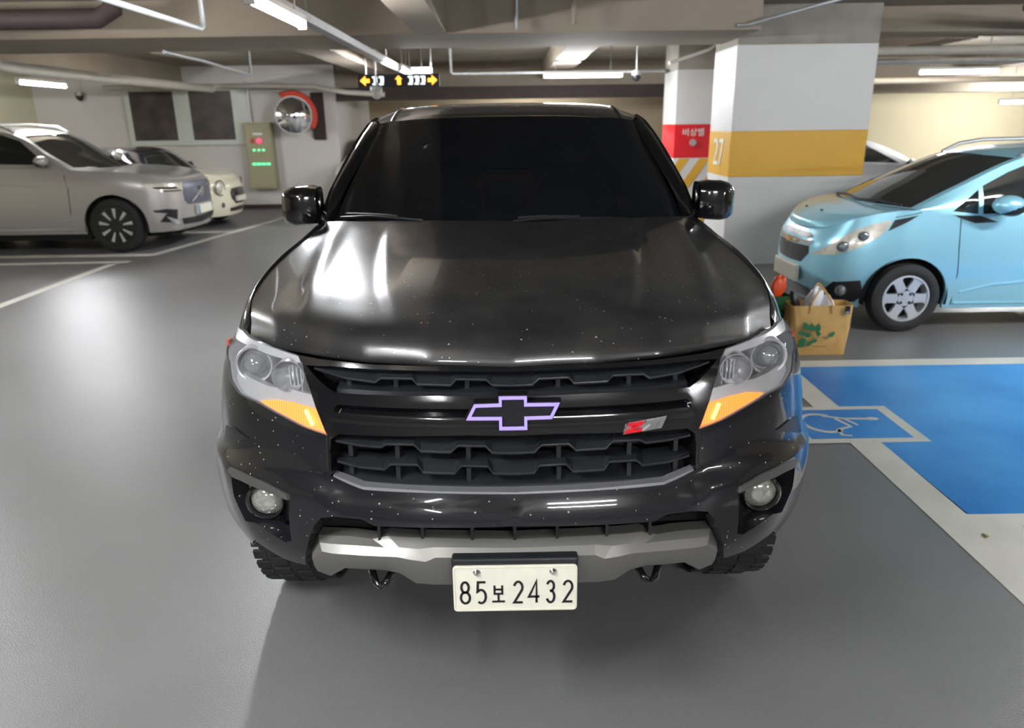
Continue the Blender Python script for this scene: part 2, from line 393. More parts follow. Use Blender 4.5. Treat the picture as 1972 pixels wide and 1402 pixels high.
p2,hx2,hy2=pillar('concrete_pillar',2.78,11.,4.4,12.,[('striped_base',0,1.13,M['pillarw'],0),('red_band',1.13,1.66,M['redp'],.002),('white_shaft',1.66,2.5,M['pillarw'],0),('bare_concrete_top',2.5,ZC-.001,M['pconc'],-.002)],'far white pillar with a red band and yellow diagonal stripes')
b=MB()
def clipx(poly,hx):
    return [(min(max(a,-hx),hx),z) for a,z in poly]
for k in range(-3,7):
    x=-hx2+.34*k; poly=[]
    a,bb=x,x+.17; s=.78   # slope: x shift over full height
    q=[(a,0.0),(bb,0.0),(bb+s,1.12),(a+s,1.12)]
    # clip against the face by sampling the height
    zs=np.linspace(0,1.12,24); Lp=[];Rp=[]
    for z in zs:
        l=max(a+s*z/1.12,-hx2); r_=min(bb+s*z/1.12,hx2)
        if r_>l: Lp.append((l,z)); Rp.append((r_,z))
    if len(Lp)>1: b.prism(Lp+Rp[::-1],lambda u,v,d:(u,-hy2-d,v),.001,.004)
b.build('yellow_stripes',M['yellow'],p2,smooth=False)
rf=Matrix(((1,0,0,-.50),(0,0,-1,-hy2-.006),(0,1,0,1.53),(0,0,0,1)))
text_mesh('비상벨',.135,.002,'bell_lettering',M['whitep'],p2,rf)
MB().lathe([(0,-.03),(.05,-.03),(.055,0)],(-.50,-hy2-.003,1.375),'y',20).build('bell_button',M['galv'],p2)
# ------------------------------------------------------------------ window, cabinet, mirror, wall pieces
w=MB(); Y0=14.93
for a in [((-8.06,Y0,1.36),(-5.42,15.0,1.46)),((-8.06,Y0,2.46),(-5.42,15.0,2.56)),((-8.06,Y0,1.46),(-7.96,15,2.46)),((-7.03,Y0,1.46),(-6.70,15,2.46)),((-5.80,Y0,1.46),(-5.42,15,2.46))]: w.box(*a)
win=w.build('window_1',M['wframe'],None,smooth=False,bevel=.008,kind='structure')
for x0,x1 in ((-7.96,-7.03),(-6.70,-5.80)):
    MB().box((x0,14.96,1.46),(x1,14.985,2.46)).build('window_pane',M['pane'],win,smooth=False)
cb=thing('control_cabinet',(-5.27,14.88,.44),0,'olive metal control cabinet with green and red lights on the wall','cabinet')
MB().box((-.29,-.12,0),(.29,.115,1.37)).build('cabinet_body',M['olive'],cb,smooth=False,bevel=.01)
cd=MB().box((-.26,-.135,.04),(.26,-.12,1.33)).build('cabinet_door',M['olive'],cb,smooth=False,bevel=.005)
MB().box((-.1,-.139,1.12),(.1,-.1351,1.16)).build('name_plate',M['whitep'],cb,smooth=False)
MB().lathe([(0,-.03),(.05,-.022),(.058,0)],(.02,-.1351,1.0),'y',16).build('alarm_lamp',M['redled'],cb)
MB().box((-.16,-.139,.95),(-.08,-.1351,1.05)).build('red_notice',M['orange'],cb,smooth=False)
for k in range(3): MB().box((-.13+k*.1,-.145,.79),(-.08+k*.1,-.1351,.83)).build('indicator_light',M['greenled'],cb,smooth=False)
for k in range(4): MB().box((-.17+k*.1,-.145,.5),(-.09+k*.1,-.1351,.545)).build('indicator_light',M['greenled'],cb,smooth=False)
MB().tube([(-.2,.06,1.37),(-.2,.06,2.2)],.02).build('conduit',M['galv'],cb)
mi=thing('convex_mirror',(-4.40,14.5,1.94),R(18),'round convex traffic mirror with an orange hood on the left wall','mirror')
prof=[(.36*math.sin(a),-.14+.30*(1-math.cos(a))) for a in np.linspace(0,R(75),14)]
MB().lathe([(0.0001,-.14)]+[(r_*1.03,-.14+ (r_*1.03)**2*.9) for r_ in np.linspace(.03,.35,12)],(0,0,0),'y',36).build('mirror_dome',M['chrome'],mi)
MB().lathe([(.355,-.03),(.375,-.03),(.38,.05),(.30,.14),(0,.16)],(0,0,0),'y',36).build('mirror_back',M['galv'],mi)
b=MB()
b.loft([[(rr*math.cos(a)*(1-.0),yy,rr*math.sin(a)) for a in np.linspace(R(-35),R(120),30)] for rr,yy in ((.385,-.02),(.47,-.05),(.50,.10),(.39,.12),(.385,-.02))]); b.build('mirror_hood',M['orange'],mi)
MB().tube([(0,.15,0),(0,.49,0)],.03).build('bracket',M['galv'],mi)
dp=MB().box((-4.12,14.93,1.44),(-3.86,14.998,2.40)).build('wall_duct',M['dark'],None,smooth=False,bevel=.01,label='dark rectangular duct cover beside the convex mirror',cat='duct')
# ------------------------------------------------------------------ lamps
def lamp(loc,L,along,label,rods=True,group='fluorescent ceiling lamps'):
    t=thing('tube_lamp',loc,0 if along=='x' else PI/2,label,'lamp',group)
    MB().box((-L/2,-.035,.03),(L/2,.035,.075)).build('lamp_housing',M['whitep'],t,smooth=False,bevel=.006)
    MB().tube([(-L/2+.02,0,0),(L/2-.02,0,0)],.022,12).build('light_tube',M['tube'],t)
    for s in (-1,1):
        MB().box((s*L/2-.012,-.03,-.025),(s*L/2+.012,.03,.03)).build('end_cap',M['whitep'],t,smooth=False)
        if rods: MB().tube([(s*L*.35,0,.075),(s*L*.35,0,ZC-loc[2]-.001)],.006,6).build('hanger_rod',M['galv'],t)
    return t
lamp((-1.57,3.95,2.45),1.25,'y','bright tube lamp hung along the cable tray at top left')
lamp((-1.45,9.95,2.45),1.3,'y','tube lamp just behind the direction sign')
lamp((1.21,10.52,2.4),1.22,'x','tube lamp above the pickup roof, right of the sign')
lamp((7.27,10.93,2.4),1.28,'x','tube lamp right of the thick pillar')
lamp((-7.3,10.8,2.4),1.25,'y','tube lamp above the silver car')
lamp((10.9,14.2,1.99),1.6,'x','low tube lamp at the right edge over the back wall')
for x,y,al,lb in ((-1.57,-1.3,'y','overhead tube lamp on the cable tray nearest the camera position'),(-1.57,-5.0,'y','added tube lamp at the near end of the cable tray behind the camera position'),(1.1,-3.9,'x','added crosswise tube lamp behind the camera, mirrored in the pickup bumper'),(5.0,2.1,'x','added tube lamp over the blue bay in front of the light blue hatchback'),(-5.8,4.2,'y','added tube lamp over the open floor before the silver SUV'),(7.8,1.0,'x','added tube lamp over the right end of the blue bay'),(.7,17.0,'x','added tube lamp behind the back beam by the brown wall'),(12.2,6.0,'x','added tube lamp far right near the cream side wall'),(6.5,-4.9,'y','added tube lamp at the right rear, nearest the dark grey wall')):  # first lamp follows the hood streaks; the rest are added to light the room
    lamp((x,y,2.45),1.25,al,lb)
# cable tray
b=MB(); b.box((-1.72,-6.5,2.53),(-1.70,12.5,2.60)); b.box((-1.64,-6.5,2.53),(-1.62,12.5,2.60)); b.box((-1.70,-6.5,2.53),(-1.64,12.5,2.535))
ct=b.build('cable_tray',M['galv'],None,smooth=False,label='galvanised cable tray running away along the ceiling lamps',cat='cable tray')
for k in range(9): MB().tube([(-1.67,-6+k*2.2+.15,2.535),(-1.67,-6+k*2.2+.15,2.601 if -1.6>0 else ZC-.001 if not(6.5<-6+k*2.2+.15<8.2) else 2.6)],.006,6).build('hanger_rod',M['galv'],ct)
# LED direction sign
s=thing('direction_sign',(-1.46,9.2,2.21),0,'black hanging direction sign with orange arrows and white letters','sign')
MB().box((-.56,-.05,0),(.56,.05,.17)).build('sign_box',M['blk'],s,smooth=False,bevel=.006)
for sx in (-1,1):
    b=MB(); b.prism([(sx*.53,.085),(sx*.455,.15),(sx*.455,.11),(sx*.40,.11),(sx*.40,.06),(sx*.455,.06),(sx*.455,.02)],lambda u,v,d:(u,-.05-d,v),.001,.006); b.build('orange_arrow',M['amberled'],s,smooth=False)
    b=MB()
    for k in range(2 if sx<0 else 3):
        x=(-.36+k*.09) if sx<0 else (.13+k*.085)
        b.box((x,-.056,.12),(x+.06,-.051,.14)); b.box((x+.022,-.056,.04),(x+.038,-.051,.12)); b.box((x,-.056,.03),(x+.06,-.051,.05)); b.box((x+.05,-.056,.06),(x+.066,-.051,.13))
    b.build('white_lettering',M['whiteled'],s,smooth=False)
b=MB(); b.prism([(-.0,.15),(-.05,.10),(-.02,.10),(-.02,.03),(.03,.03),(.03,.10),(.05,.10)],lambda u,v,d:(u,-.05-d,v),.001,.006); b.build('orange_arrow',M['amberled'],s,smooth=False)
for sx in (-.45,.45): MB().tube([(sx,0,.17),(sx,0,ZC-2.211)],.008,6).build('hanger_rod',M['galv'],s)
ls=thing('light_box',(-1.33,11.,2.42),0,'small white lit box above the direction sign','sign')
MB().box((-.17,-.04,0),(.17,.04,.17)).build('lit_face',M['whiteled'],ls,smooth=False,bevel=.01)
MB().tube([(0,0,.17),(0,0,ZC-2.421)],.01,6).build('hanger_rod',M['galv'],ls)
def cctv(loc,label,m):
    t=thing('security_camera',loc,0,label,'camera')
    MB().tube([(0,0,.08),(0,0,ZC-loc[2]-.001)],.012,8).build('drop_pole',M['galv'],t)
    MB().ell((0,0,0),(.075,.075,.08)).build('camera_dome',m,t)
    MB().lathe([(0,.09),(.08,.085),(.085,.04),(.08,.02)],(0,0,0),'z',20).build('mounting_cap',M['galv'],t)
cctv((2.16,11.27,2.42),'dark hanging security camera right of the tube lamp above the pickup',M['blk'])
cctv((-1.75,9.0,2.13),'small pale camera hanging under the left half of the direction sign',M['pipew'])
cctv((-8.8,14.6,2.36),'small dark camera high on the left wall',M['blk'])
# pipes
def pipe(name,pts,r,m,label,cat='pipe'):
    return MB().tube(pts,r,12).build(name,m,None,label=label,cat=cat)
pipe('sprinkler_pipe',[(-2.56,1.5,2.5),(-2.56,5.1,2.5),(-2.56,5.16,2.53),(-2.56,5.18,2.6),(-2.56,5.18,ZC-.002)],.022,M['galv'],'thin galvanised pipe near the ceiling at top left, bent upwards')
pipe('sprinkler_pipe',[(-3.70,7.0,2.5),(-3.74,8.2,2.5),(-3.95,10.6,2.48),(-3.95,10.65,2.55),(-3.95,10.65,ZC-.002)],.02,M['galv'],'thin pale pipe under the beam over the left cars')
pipe('drain_pipe',[(-6.45,8.3,2.94),(-6.45,8.3,2.66),(-6.44,8.42,2.52),(-6.4,8.7,2.49),(-6.25,11,2.48),(-5.9,14.2,2.46)],.075,M['pipew'],'thick pale drain pipe sloping back over the silver car')
pipe('drain_pipe',[(-8.2,14.45,2.52),(-5.0,14.45,2.52),(-3.9,14.45,2.49),(-3.2,14.1,2.36),(-2.4,13.9,2.30)],.05,M['pipew'],'pale pipe running above the windows and the convex mirror')
pipe('conduit',[(-.9,11.6,2.95),(-.9,11.6,2.55),(-.87,11.6,2.52),(2.7,11.6,2.52)],.022,M['galv'],'thin horizontal conduit behind the tube lamp above the pickup')
pipe('hanger_pipe',[(.12,6.3,2.6),(.12,6.3,ZC-.002)],.02,M['galv'],'vertical pale pipe at the top middle')
pipe('hanger_pipe',[(.68,6.2,2.62),(.68,6.2,ZC-.002)],.025,M['beam'],'vertical beige pipe right of the top middle')
pipe('conduit',[(2.4,6.59,2.64),(2.5,6.55,2.64),(3.6,6.2,2.90),(3.6,6.2,2.945)],.02,M['galv'],'slanting conduit in front of the top of the thick pillar')
pipe('conduit',[(2.2,8.9,2.45),(2.75,9.0,2.62),(2.9,9.05,2.72),(2.9,9.05,2.948)],.02,M['whitep'],'slanting white conduit left of the thick pillar')
pipe('drain_pipe',[(-9.5,6.1,2.72),(-3.9,6.1,2.72),(-3.75,6.1,2.8),(-3.75,6.1,ZC-.002)],.09,M['dark'],'dark thick pipe at the top left corner')
pipe('water_pipe',[(4.4,9.3,2.6),(15.9,9.3,2.6)],.06,M['pipew'],'pale pipe crossing right of the thick pillar')
pipe('water_pipe',[(4.5,10.2,2.52),(15.9,10.2,2.52)],.04,M['galv'],'thin galvanised pipe crossing right of the thick pillar')
pipe('water_pipe',[(4.6,12.5,2.36),(15.9,12.5,2.36)],.05,M['beam'],'brownish pipe low over the cream wall at right')
pipe('water_pipe',[(5.0,6.0,2.7),(9,9.0,2.62),(15.9,9.1,2.62)],.05,M['dark'],'dark pipe slanting at the top right')
MB().box((-3.55,14.78,2.22),(4.9,15.04,2.47)).build('air_duct',M['dark'],None,smooth=False,bevel=.01,label='long dark brown air duct above the pickup roof at the back',cat='duct')
jb=MB().box((3.36,10.7,2.05),(3.66,10.99,2.28)).build('junction_box',mat('pink_box',srgb(200,184,180),.6,noise=.05),None,smooth=False,bevel=.01,label='pale pink box high on the far pillar',cat='box')
lf=MB(); 
lf.loft([[(2.0+.02*t-.008*w_*math.sin(PI*t),1.03+.028*t*w_*0+.03*t+w_*.012*math.sin(PI*t),.004+.006*math.sin(PI*t)) for t in np.linspace(0,1,7)] for w_ in (-1,0,1)])
lf.build('fallen_leaf',mat('olive_leaf',srgb(120,128,52),.6,noise=.2),None,solid=.0008,label='small olive leaf lying on the white paint at the right',cat='leaf')
# ---- pickup master surfaces (metres; nose at y=0, x across, z up)
NOSE_PLAN=[(0,.02),(.18,.025),(.36,.045),(.52,.085),(.66,.15),(.775,.225),(.865,.325),(.92,.44),(.943,.60),(.945,.82)]
def nose_levels(d=0):
    L=[(.30,.12,.07),(.45,.05,.035),(.56,.015,.01),(.66,0,0),(.74,.002,0),(.80,.02,.005),(.90,.035,.012),(1.0,.06,.025),(1.08,.09,.05),(1.16,.15,.10)]
    return [(z,[a+d,a+d,(a+b)/2+d,b+d]) for z,a,b in L]
NOSE=offs_surf(NOSE_PLAN,nose_levels())
# outlines of the front-end parts in nose-surface coordinates (u across, v up)
TR={
 'headlight':[(7.443,8.0),(7.281,8.449),(6.376,8.686),(5.67,8.599),(4.621,8.51),(3.787,8.373),(3.597,8.142),(3.367,7.491),(3.161,6.808),(2.928,6.174),(3.438,6.297),(3.895,6.462),(4.528,6.667),(4.733,6.709),(5.348,6.771),(5.893,7.052),(6.253,7.547)],
 'amber':[(4.667,6.739),(4.168,6.872),(3.766,6.866),(3.159,6.781),(2.928,6.174),(3.438,6.297),(3.895,6.462)],
 'proj':[(4.953,7.782),(5.734,7.549),(4.374,7.908),(4.962,7.938),(3.881,7.731),(4.223,8.034),(3.535,7.406),(5.672,6.956),(4.6,6.903),(3.225,6.984)],
 'sur_out':[(3.787,8.373),(3.597,8.142),(3.161,6.808),(2.928,6.174),(2.902,5.256),(2.862,5.093),(2.263,4.71),(1.145,4.704),(0.04,4.66)],
 'sur_top':[(3.21,8.321),(2.301,8.286),(1.26,8.279),(0.011,8.256)],
 'up_open':[(3.507,8.101),(2.996,8.159),(2.325,8.154),(1.272,8.15),(0.011,8.126),(0.017,7.357),(1.071,7.385),(2.086,7.365),(2.815,7.344),(3.038,7.548)],
 'lo_open':[(2.724,6.224),(0.666,6.327),(0.026,6.303),(0.039,4.51),(1.159,4.557),(2.251,4.595),(2.849,4.964),(2.873,6.065)],
 'bars':[(0.017,7.467),(0.021,6.944),(0.022,6.821),(0.025,6.532),(2.664,7.307),(2.746,6.842),(2.691,6.713)],
 'bump_low':[(0.04,4.591),(0.042,4.187),(0.046,3.465),(2.051,3.378),(2.26,3.569),(2.717,3.557),(2.968,3.442),(3.121,3.141),(3.334,2.428),(3.635,1.452),(4.208,1.408),(5.028,1.777),(6.001,1.855),(6.102,2.513),(6.582,3.68),(6.299,5.164),(6.043,6.523)],
 'crease':[(5.706,4.982),(5.042,5.143),(3.968,5.161),(2.984,5.13),(2.832,5.067),(3.215,4.227),(2.252,4.187),(1.218,4.18)],
 'fogp':[(5.376,4.158),(4.946,4.327),(3.597,3.9),(3.715,2.364),(3.883,2.239),(4.682,2.568),(5.068,2.438),(5.34,3.134)],
 'fog':[(4.313,3.415),(4.842,3.169),(3.881,3.606),(4.283,3.994),(4.385,2.879)],
 'vane':[(6.244,5.078),(5.869,5.783),(5.423,5.896),(4.742,5.653),(5.092,5.519)],
 'skT':[(0.05,2.706),(0.91,2.73),(1.2,2.733),(1.575,2.721),(1.924,2.731),(2.195,2.579),(2.535,2.597),(2.94,2.526),(3.242,2.445),(3.432,2.009)],
 'skC':[(0.054,2.404),(0.901,2.426),(1.187,2.412),(1.333,2.262),(1.562,2.311),(1.756,2.375),(2.313,2.331),(2.895,2.253),(3.103,2.256),(3.376,1.914)],
 'skB':[(0.062,1.175),(1.022,1.211),(1.294,1.192),(1.572,1.222),(1.801,1.567),(2.056,1.641),(2.435,1.595),(2.797,1.531),(3.208,1.095),(3.494,1.151)],
 'hl_band':[(5.837,7.106),(5.35,6.786),(4.734,6.723),(3.767,6.88),(3.171,6.793),(3.291,7.172),(3.769,7.238),(4.473,7.22),(5.285,7.358),(5.828,7.536)],
 'hl_lid':[(7.133,8.607),(6.327,8.661),(5.641,8.572),(4.607,8.48),(3.778,8.343),(3.676,8.159),(4.536,8.253),(5.418,8.353),(6.532,8.358)],
 'fogbar':[(5.427,4.173),(5.32,4.396),(4.958,4.46),(4.204,4.329),(3.632,4.078),(3.598,3.879),(4.196,3.99),(4.877,4.058),(5.209,4.022)],
 'row1_t':[(3.41,8.001),(2.735,7.998),(2.159,7.961),(2.058,7.985),(1.544,7.997),(1.463,7.985),(0.941,7.964),(0.862,8.011),(0.4,7.991),(0.305,7.974),(0.011,7.966)],
 'row1_f':[(3.335,8.018),(2.658,7.81),(2.105,7.738),(2.012,7.875),(1.514,7.888),(1.431,7.714),(0.923,7.693),(0.846,7.886),(0.394,7.866),(0.302,7.688),(0.015,7.663)],
 'row2_t':[(2.843,5.991),(2.41,6.051),(2.02,6.036),(1.933,6.113),(1.494,6.126),(1.392,6.076),(0.939,6.062),(0.829,6.117),(0.416,6.089),(0.315,6.046),(0.027,6.039)],
 'row2_f':[(2.783,6.013),(2.362,5.961),(1.982,5.947),(1.898,6.036),(1.469,6.049),(1.37,5.878),(0.926,5.865),(0.817,6.041),(0.411,6.026),(0.313,5.85),(0.031,5.83)],
 'row3_t':[(2.817,5.44),(2.415,5.472),(1.965,5.467),(1.862,5.573),(1.444,5.586),(1.359,5.535),(0.89,5.521),(0.788,5.577),(0.382,5.561),(0.304,5.519),(0.032,5.499)],
 'row3_f':[(2.758,5.486),(2.369,5.391),(1.931,5.372),(1.83,5.519),(1.421,5.531),(1.339,5.328),(0.879,5.315),(0.776,5.523),(0.378,5.507),(0.303,5.313),(0.035,5.292)],
}
# ------------------------------------------------------------------ shared car materials
def paint(name,col,rough=.28,metal=0,specks=0,dust=0,coat=1,sp0=.12):
    m=mat(name,col,rough,metal,coat=coat,flake=.06,spec=.5 if metal else sp0)
    n=m.node_tree.nodes;l=m.node_tree.links;b=n['Principled BSDF']
    tc=n.new('ShaderNodeTexCoord'); last=None
    base=n.new('ShaderNodeMix'); base.data_type='RGBA'; base.inputs['A'].default_value=(*col,1); base.inputs['B'].default_value=(.35,.33,.29,1)
    t=n.new('ShaderNodeTexNoise'); t.inputs['Scale'].default_value=9; t.inputs['Detail'].default_value=8; l.new(tc.outputs['Object'],t.inputs['Vector'])
    mr=n.new('ShaderNodeMapRange'); mr.inputs['From Min'].default_value=.35; mr.inputs['From Max'].default_value=.75; mr.inputs['To Max'].default_value=dust; l.new(t.outputs['Fac'],mr.inputs['Value'])
    fac=mr.outputs['Result']
    if specks:
        v=n.new('ShaderNodeTexVoronoi'); v.inputs['Scale'].default_value=62; l.new(tc.outputs['Object'],v.inputs['Vector'])
        lt=n.new('ShaderNodeMath'); lt.operation='LESS_THAN'; l.new(v.outputs['Distance'],lt.inputs[0])
        sp=n.new('ShaderNodeSeparateColor'); l.new(v.outputs['Color'],sp.inputs[0])
        rs=n.new('ShaderNodeMath'); rs.operation='MULTIPLY_ADD'; rs.inputs[1].default_value=.13; rs.inputs[2].default_value=.03; l.new(sp.outputs[1],rs.inputs[0]); l.new(rs.outputs[0],lt.inputs[1])
        g=n.new('ShaderNodeMath'); g.operation='GREATER_THAN'; g.inputs[1].default_value=1-specks; l.new(sp.outputs[0],g.inputs[0])
        k=n.new('ShaderNodeMath'); k.operation='MULTIPLY'; l.new(lt.outputs[0],k.inputs[0]); l.new(g.outputs[0],k.inputs[1])
        mx=n.new('ShaderNodeMath'); mx.operation='MAXIMUM'; l.new(k.outputs[0],mx.inputs[0]); l.new(fac,mx.inputs[1]); fac=mx.outputs[0]
        iv=n.new('ShaderNodeMath'); iv.operation='SUBTRACT'; iv.inputs[0].default_value=1; l.new(k.outputs[0],iv.inputs[1]); l.new(iv.outputs[0],b.inputs['Coat Weight'])
    l.new(fac,base.inputs['Factor']); l.new(base.outputs['Result'],b.inputs['Base Color'])
    return m
M['tpaint']=paint('black_car_paint',(.010,.010,.012),.22,0,specks=.5,dust=.006)
M['tdust_sheen']=paint('dust_and_sheen_black',(.012,.012,.013),.30,0,specks=.5,dust=.045,sp0=.6)  # dust on hood and roof, raised to stand in for grey ceiling reflection too
M['satin']=mat('satin_black_plastic',(.016,.017,.019),.34,noise=.2,nscale=30,flake=.05)
M['gloss']=mat('gloss_black',(.006,.006,.007),.12,coat=1,noise=.1)
M['skid']=mat('silver_skid',srgb(142,140,136),.38,metal=.55,noise=.06,nscale=8,flake=.1)
M['chromed']=mat('dull_chrome',(.75,.75,.76),.22,metal=1,noise=.08)
M['lensg']=mat('clear_lens',(.8,.82,.85),.02,alpha=.10,spec=.6,coat=1)
M['hlbase']=mat('lamp_housing_grey',srgb(52,51,50),.3,metal=.4,noise=.03)
M['hlband']=mat('lamp_silver',srgb(176,176,178),.3,metal=.35,noise=.06)
M['bulb']=mat('projector_glass',srgb(120,124,128),.04,metal=.5,coat=1)
def amber_mat():
    m=mat('amber_lamp',(.7,.14,.004),.3,emit=(1,.24,.006),es=1); n=m.node_tree.nodes;l=m.node_tree.links;b=n['Principled BSDF']
    tc=n.new('ShaderNodeTexCoord'); w=n.new('ShaderNodeTexWave'); w.inputs['Scale'].default_value=42; w.inputs['Distortion'].default_value=.6; l.new(tc.outputs['Object'],w.inputs['Vector'])
    mr=n.new('ShaderNodeMapRange'); mr.inputs['To Min'].default_value=.45; mr.inputs['To Max'].default_value=1.0; l.new(w.outputs['Fac'],mr.inputs['Value']); l.new(mr.outputs['Result'],b.inputs['Emission Strength'])
    return m
M['amber']=amber_mat()
M['amberhot']=mat('amber_filament',(1,.6,.1),.3,emit=(1,.72,.12),es=1.6)
M['violet']=mat('violet_lit_edge',(.16,.12,.5),.5,emit=(.36,.28,.86),es=.5,spec=.2)
M['fogl']=mat('fog_glass',srgb(196,196,186),.12,metal=.55,coat=1,noise=.35,nscale=90)
M['tint']=mat('tinted_glass',(.006,.007,.009),.015,alpha=.90,spec=.5)
M['tintdark']=mat('dark_car_glass',(.012,.014,.015),.03,spec=.6,noise=.1)
M['tyre']=mat('tyre_rubber',(.018,.018,.018),.75,bump=.2,bscale=60,noise=.2)
M['rimd']=mat('dark_rim',(.05,.05,.055),.35,metal=.7,noise=.1)
M['rims']=mat('silver_rim',srgb(206,208,210),.35,metal=.5,noise=.05)
M['leather']=mat('black_leather',(.02,.02,.022),.45,bump=.2,bscale=50,noise=.1)
M['tan']=mat('tan_trim',srgb(214,104,60),.5,noise=.15)
M['plate']=mat('number_plate_white',srgb(226,223,206),.4,noise=.07,nscale=30)
M['ink']=mat('plate_ink',(.01,.01,.012),.45,noise=.1)
M['seam']=mat('black_seam',(.004,.004,.004),.9,noise=.1)  # near-black for panel joints, wheel liners and underbody
def flipx(mb):
    mb.v=[(-a,b,c) for a,b,c in mb.v]; mb.f=[tuple(reversed(q)) for q in mb.f]; return mb
def ribbon(mb,pts,w,fn,d0,d1,closed=False):
    n=len(pts); L=[];Q=[]
    for i in range(n):
        p=Vector(pts[i]); a=Vector(pts[(i-1)%n]) if (closed or i) else None; c=Vector(pts[(i+1)%n]) if (closed or i<n-1) else None
        d1_=(p-a).normalized() if a is not None else None; d2_=(c-p).normalized() if c is not None else None
        t=((d1_ or d2_)+(d2_ or d1_)); t=t.normalized() if t.length>1e-6 else (d1_ or d2_); nn=Vector((-t.y,t.x)); k=1/max(.4,nn.dot(Vector((-(d1_ or d2_).y,(d1_ or d2_).x))))
        L.append(p+nn*w/2*k); Q.append(p-nn*w/2*k)
    r=[]
    for a,c in zip(L,Q): r.append([fn(a.x,a.y,d1),fn(c.x,c.y,d1),fn(c.x,c.y,d0),fn(a.x,a.y,d0)])
    mb.loft(r,closed_v=True,caps=not closed,closed_u=closed); return mb
def arcp(cx,cy,rx,ry,a0,a1,n=12): return [(cx+rx*math.cos(R(a0+(a1-a0)*k/n)),cy+ry*math.sin(R(a0+(a1-a0)*k/n))) for k in range(n+1)]
GLY={ '2':[arcp(.5,.72,.42,.26,165,-30,12)+[(.08,.02),(.95,.02)]],
 '8':[arcp(.5,.75,.36,.24,90,450,20)[:-1]+['c'],arcp(.5,.27,.44,.26,90,450,20)[:-1]+['c']],
 '5':[[(.9,.98),(.18,.98),(.12,.55)]+arcp(.46,.32,.44,.31,125,-130,12)],
 '4':[[(.72,0),(.72,1),(.05,.28),(.98,.28)]],
 '3':[arcp(.46,.76,.38,.23,160,-80,10)+[(.38,.53)],[(.38,.53)]+arcp(.46,.27,.42,.27,88,-160,12)],
 '보':[[(.2,1),(.2,.5),(.8,.5),(.8,1)],[(.2,.76),(.8,.76)],[(.5,.5),(.5,.06)],[(0,.04),(1,.04)]]}
def glyph(mb,ch,x,z,w,h,t,fn,d0,d1):
    for st in GLY[ch]:
        cl=st[-1]=='c'; q=st[:-1] if cl else st
        ribbon(mb,[(x+a*w,z+b_*h) for a,b_ in q],t,fn,d0,d1,cl)
# ------------------------------------------------------------------ wheels
def wheel(name,parent,c,r,w,rimr,style,rimm,side,treadblocks=0):
    """wheel with its axle along x; side=+1: outer face towards +x"""
    t=bpy.data.objects.new(name,None); t.location=c; t.empty_display_size=.1; put(t,parent)
    s=side; h=w/2
    MB().lathe([(rimr,-h*.8),(rimr+.02,-h*.98),(r*.86,-h),(r*.97,-h*.82),(r,-h*.5),(r,h*.5),(r*.97,h*.82),(r*.86,h),(rimr+.02,h*.98),(rimr,h*.8)],(0,0,0),'x',64).build('tyre',M['tyre'],t)
    if treadblocks:
        b=MB()
        for k in range(treadblocks):
            a=2*PI*k/treadblocks
            for q,(x0,x1) in enumerate(((-h*.98,-h*.62),(-h*.5,-h*.08),(h*.08,h*.5),(h*.62,h*.98))):
                aa=a+(PI/treadblocks if q%2 else 0); rt=Matrix.Rotation(aa,3,'X'); b.box((x0,-.019,r-.014),(x1,.019,r+.005 if 0<q<3 else r-.003),rt,(0,0,0))
        b.build('tread_blocks',M['tyre'],t,smooth=False)
    R_=rimr
    MB().lathe([(R_*1.0,h*.80*s),(R_*1.02,h*.9*s),(R_*.94,h*.92*s),(R_*.90,h*.5*s),(R_*.88,-h*.5*s)],(0,0,0),'x',48).build('rim_ring',M['rimd'] if style=='five2' else rimm,t)
    MB().lathe([(.001,-h*.1*s),(R_*.9,-h*.1*s),(R_*.9,-h*.3*s),(.001,-h*.3*s)],(0,0,0),'x',32).build('brake_drum',M['rimd'],t)
    b=MB(); xo=h*.82*s; xi=h*.45*s
    def fn(a,q,d): return (xo*(1-d)+xi*d,a,q)
    if style=='six':   # broad spokes, rounded openings
        for k in range(6):
            a=R(90+60*k+30); ca,sa=math.cos(a),math.sin(a)
            q=[(R_*.14,-.30),(R_*.45,-.20),(R_*.80,-.19),(R_*.97,-.33),(R_*.97,.33),(R_*.80,.19),(R_*.45,.20),(R_*.14,.30)]
            pol=[]
            for rr,f in q:
                wdt=f*R_; pol.append((rr*ca-wdt*sa,rr*sa+wdt*ca))
            b.prism(pol,fn,0,1)
        b.lathe([(.001,xo*1.03),(R_*.34,xo*1.0),(R_*.38,xi)],(0,0,0),'x',24)
    elif style=='five2':  # machined narrow spokes with dark faces
        for k in range(9):
            a=R(90+40*k); ca,sa=math.cos(a),math.sin(a)
            pol=[(rr*ca-wd*sa,rr*sa+wd*ca) for rr,wd in ((R_*.36,-R_*.035),(R_*.92,-R_*.095),(R_*.92,R_*.095),(R_*.36,R_*.035))]
            b.prism(pol,fn,0,1)
    else:
        for k in range(6):
            a=R(60*k); ca,sa=math.cos(a),math.sin(a)
            pol=[(rr*ca-wd*sa,rr*sa+wd*ca) for rr,wd in ((R_*.1,-R_*.1),(R_*.95,-R_*.16),(R_*.95,R_*.16),(R_*.1,R_*.1))]
            b.prism(pol,fn,0,1)
    b.build('spokes',rimm,t,smooth=False)
    if style=='five2': MB().lathe([(.001,xo),(R_*.4,xo),(R_*.42,xi*.6)],(0,0,0),'x',24).build('wheel_hub',M['gloss'],t)
    b=MB(); nb=4 if style=='six' else 5
    for k in range(nb):
        a=2*PI*k/nb+PI/4; b.lathe([(.001,xo*1.04),(.012,xo*1.04),(.012,xi)],(0,math.cos(a)*R_*.26,math.sin(a)*R_*.26),'x',10)
    b.build('wheel_bolts',M['rimd'],t)
    return t
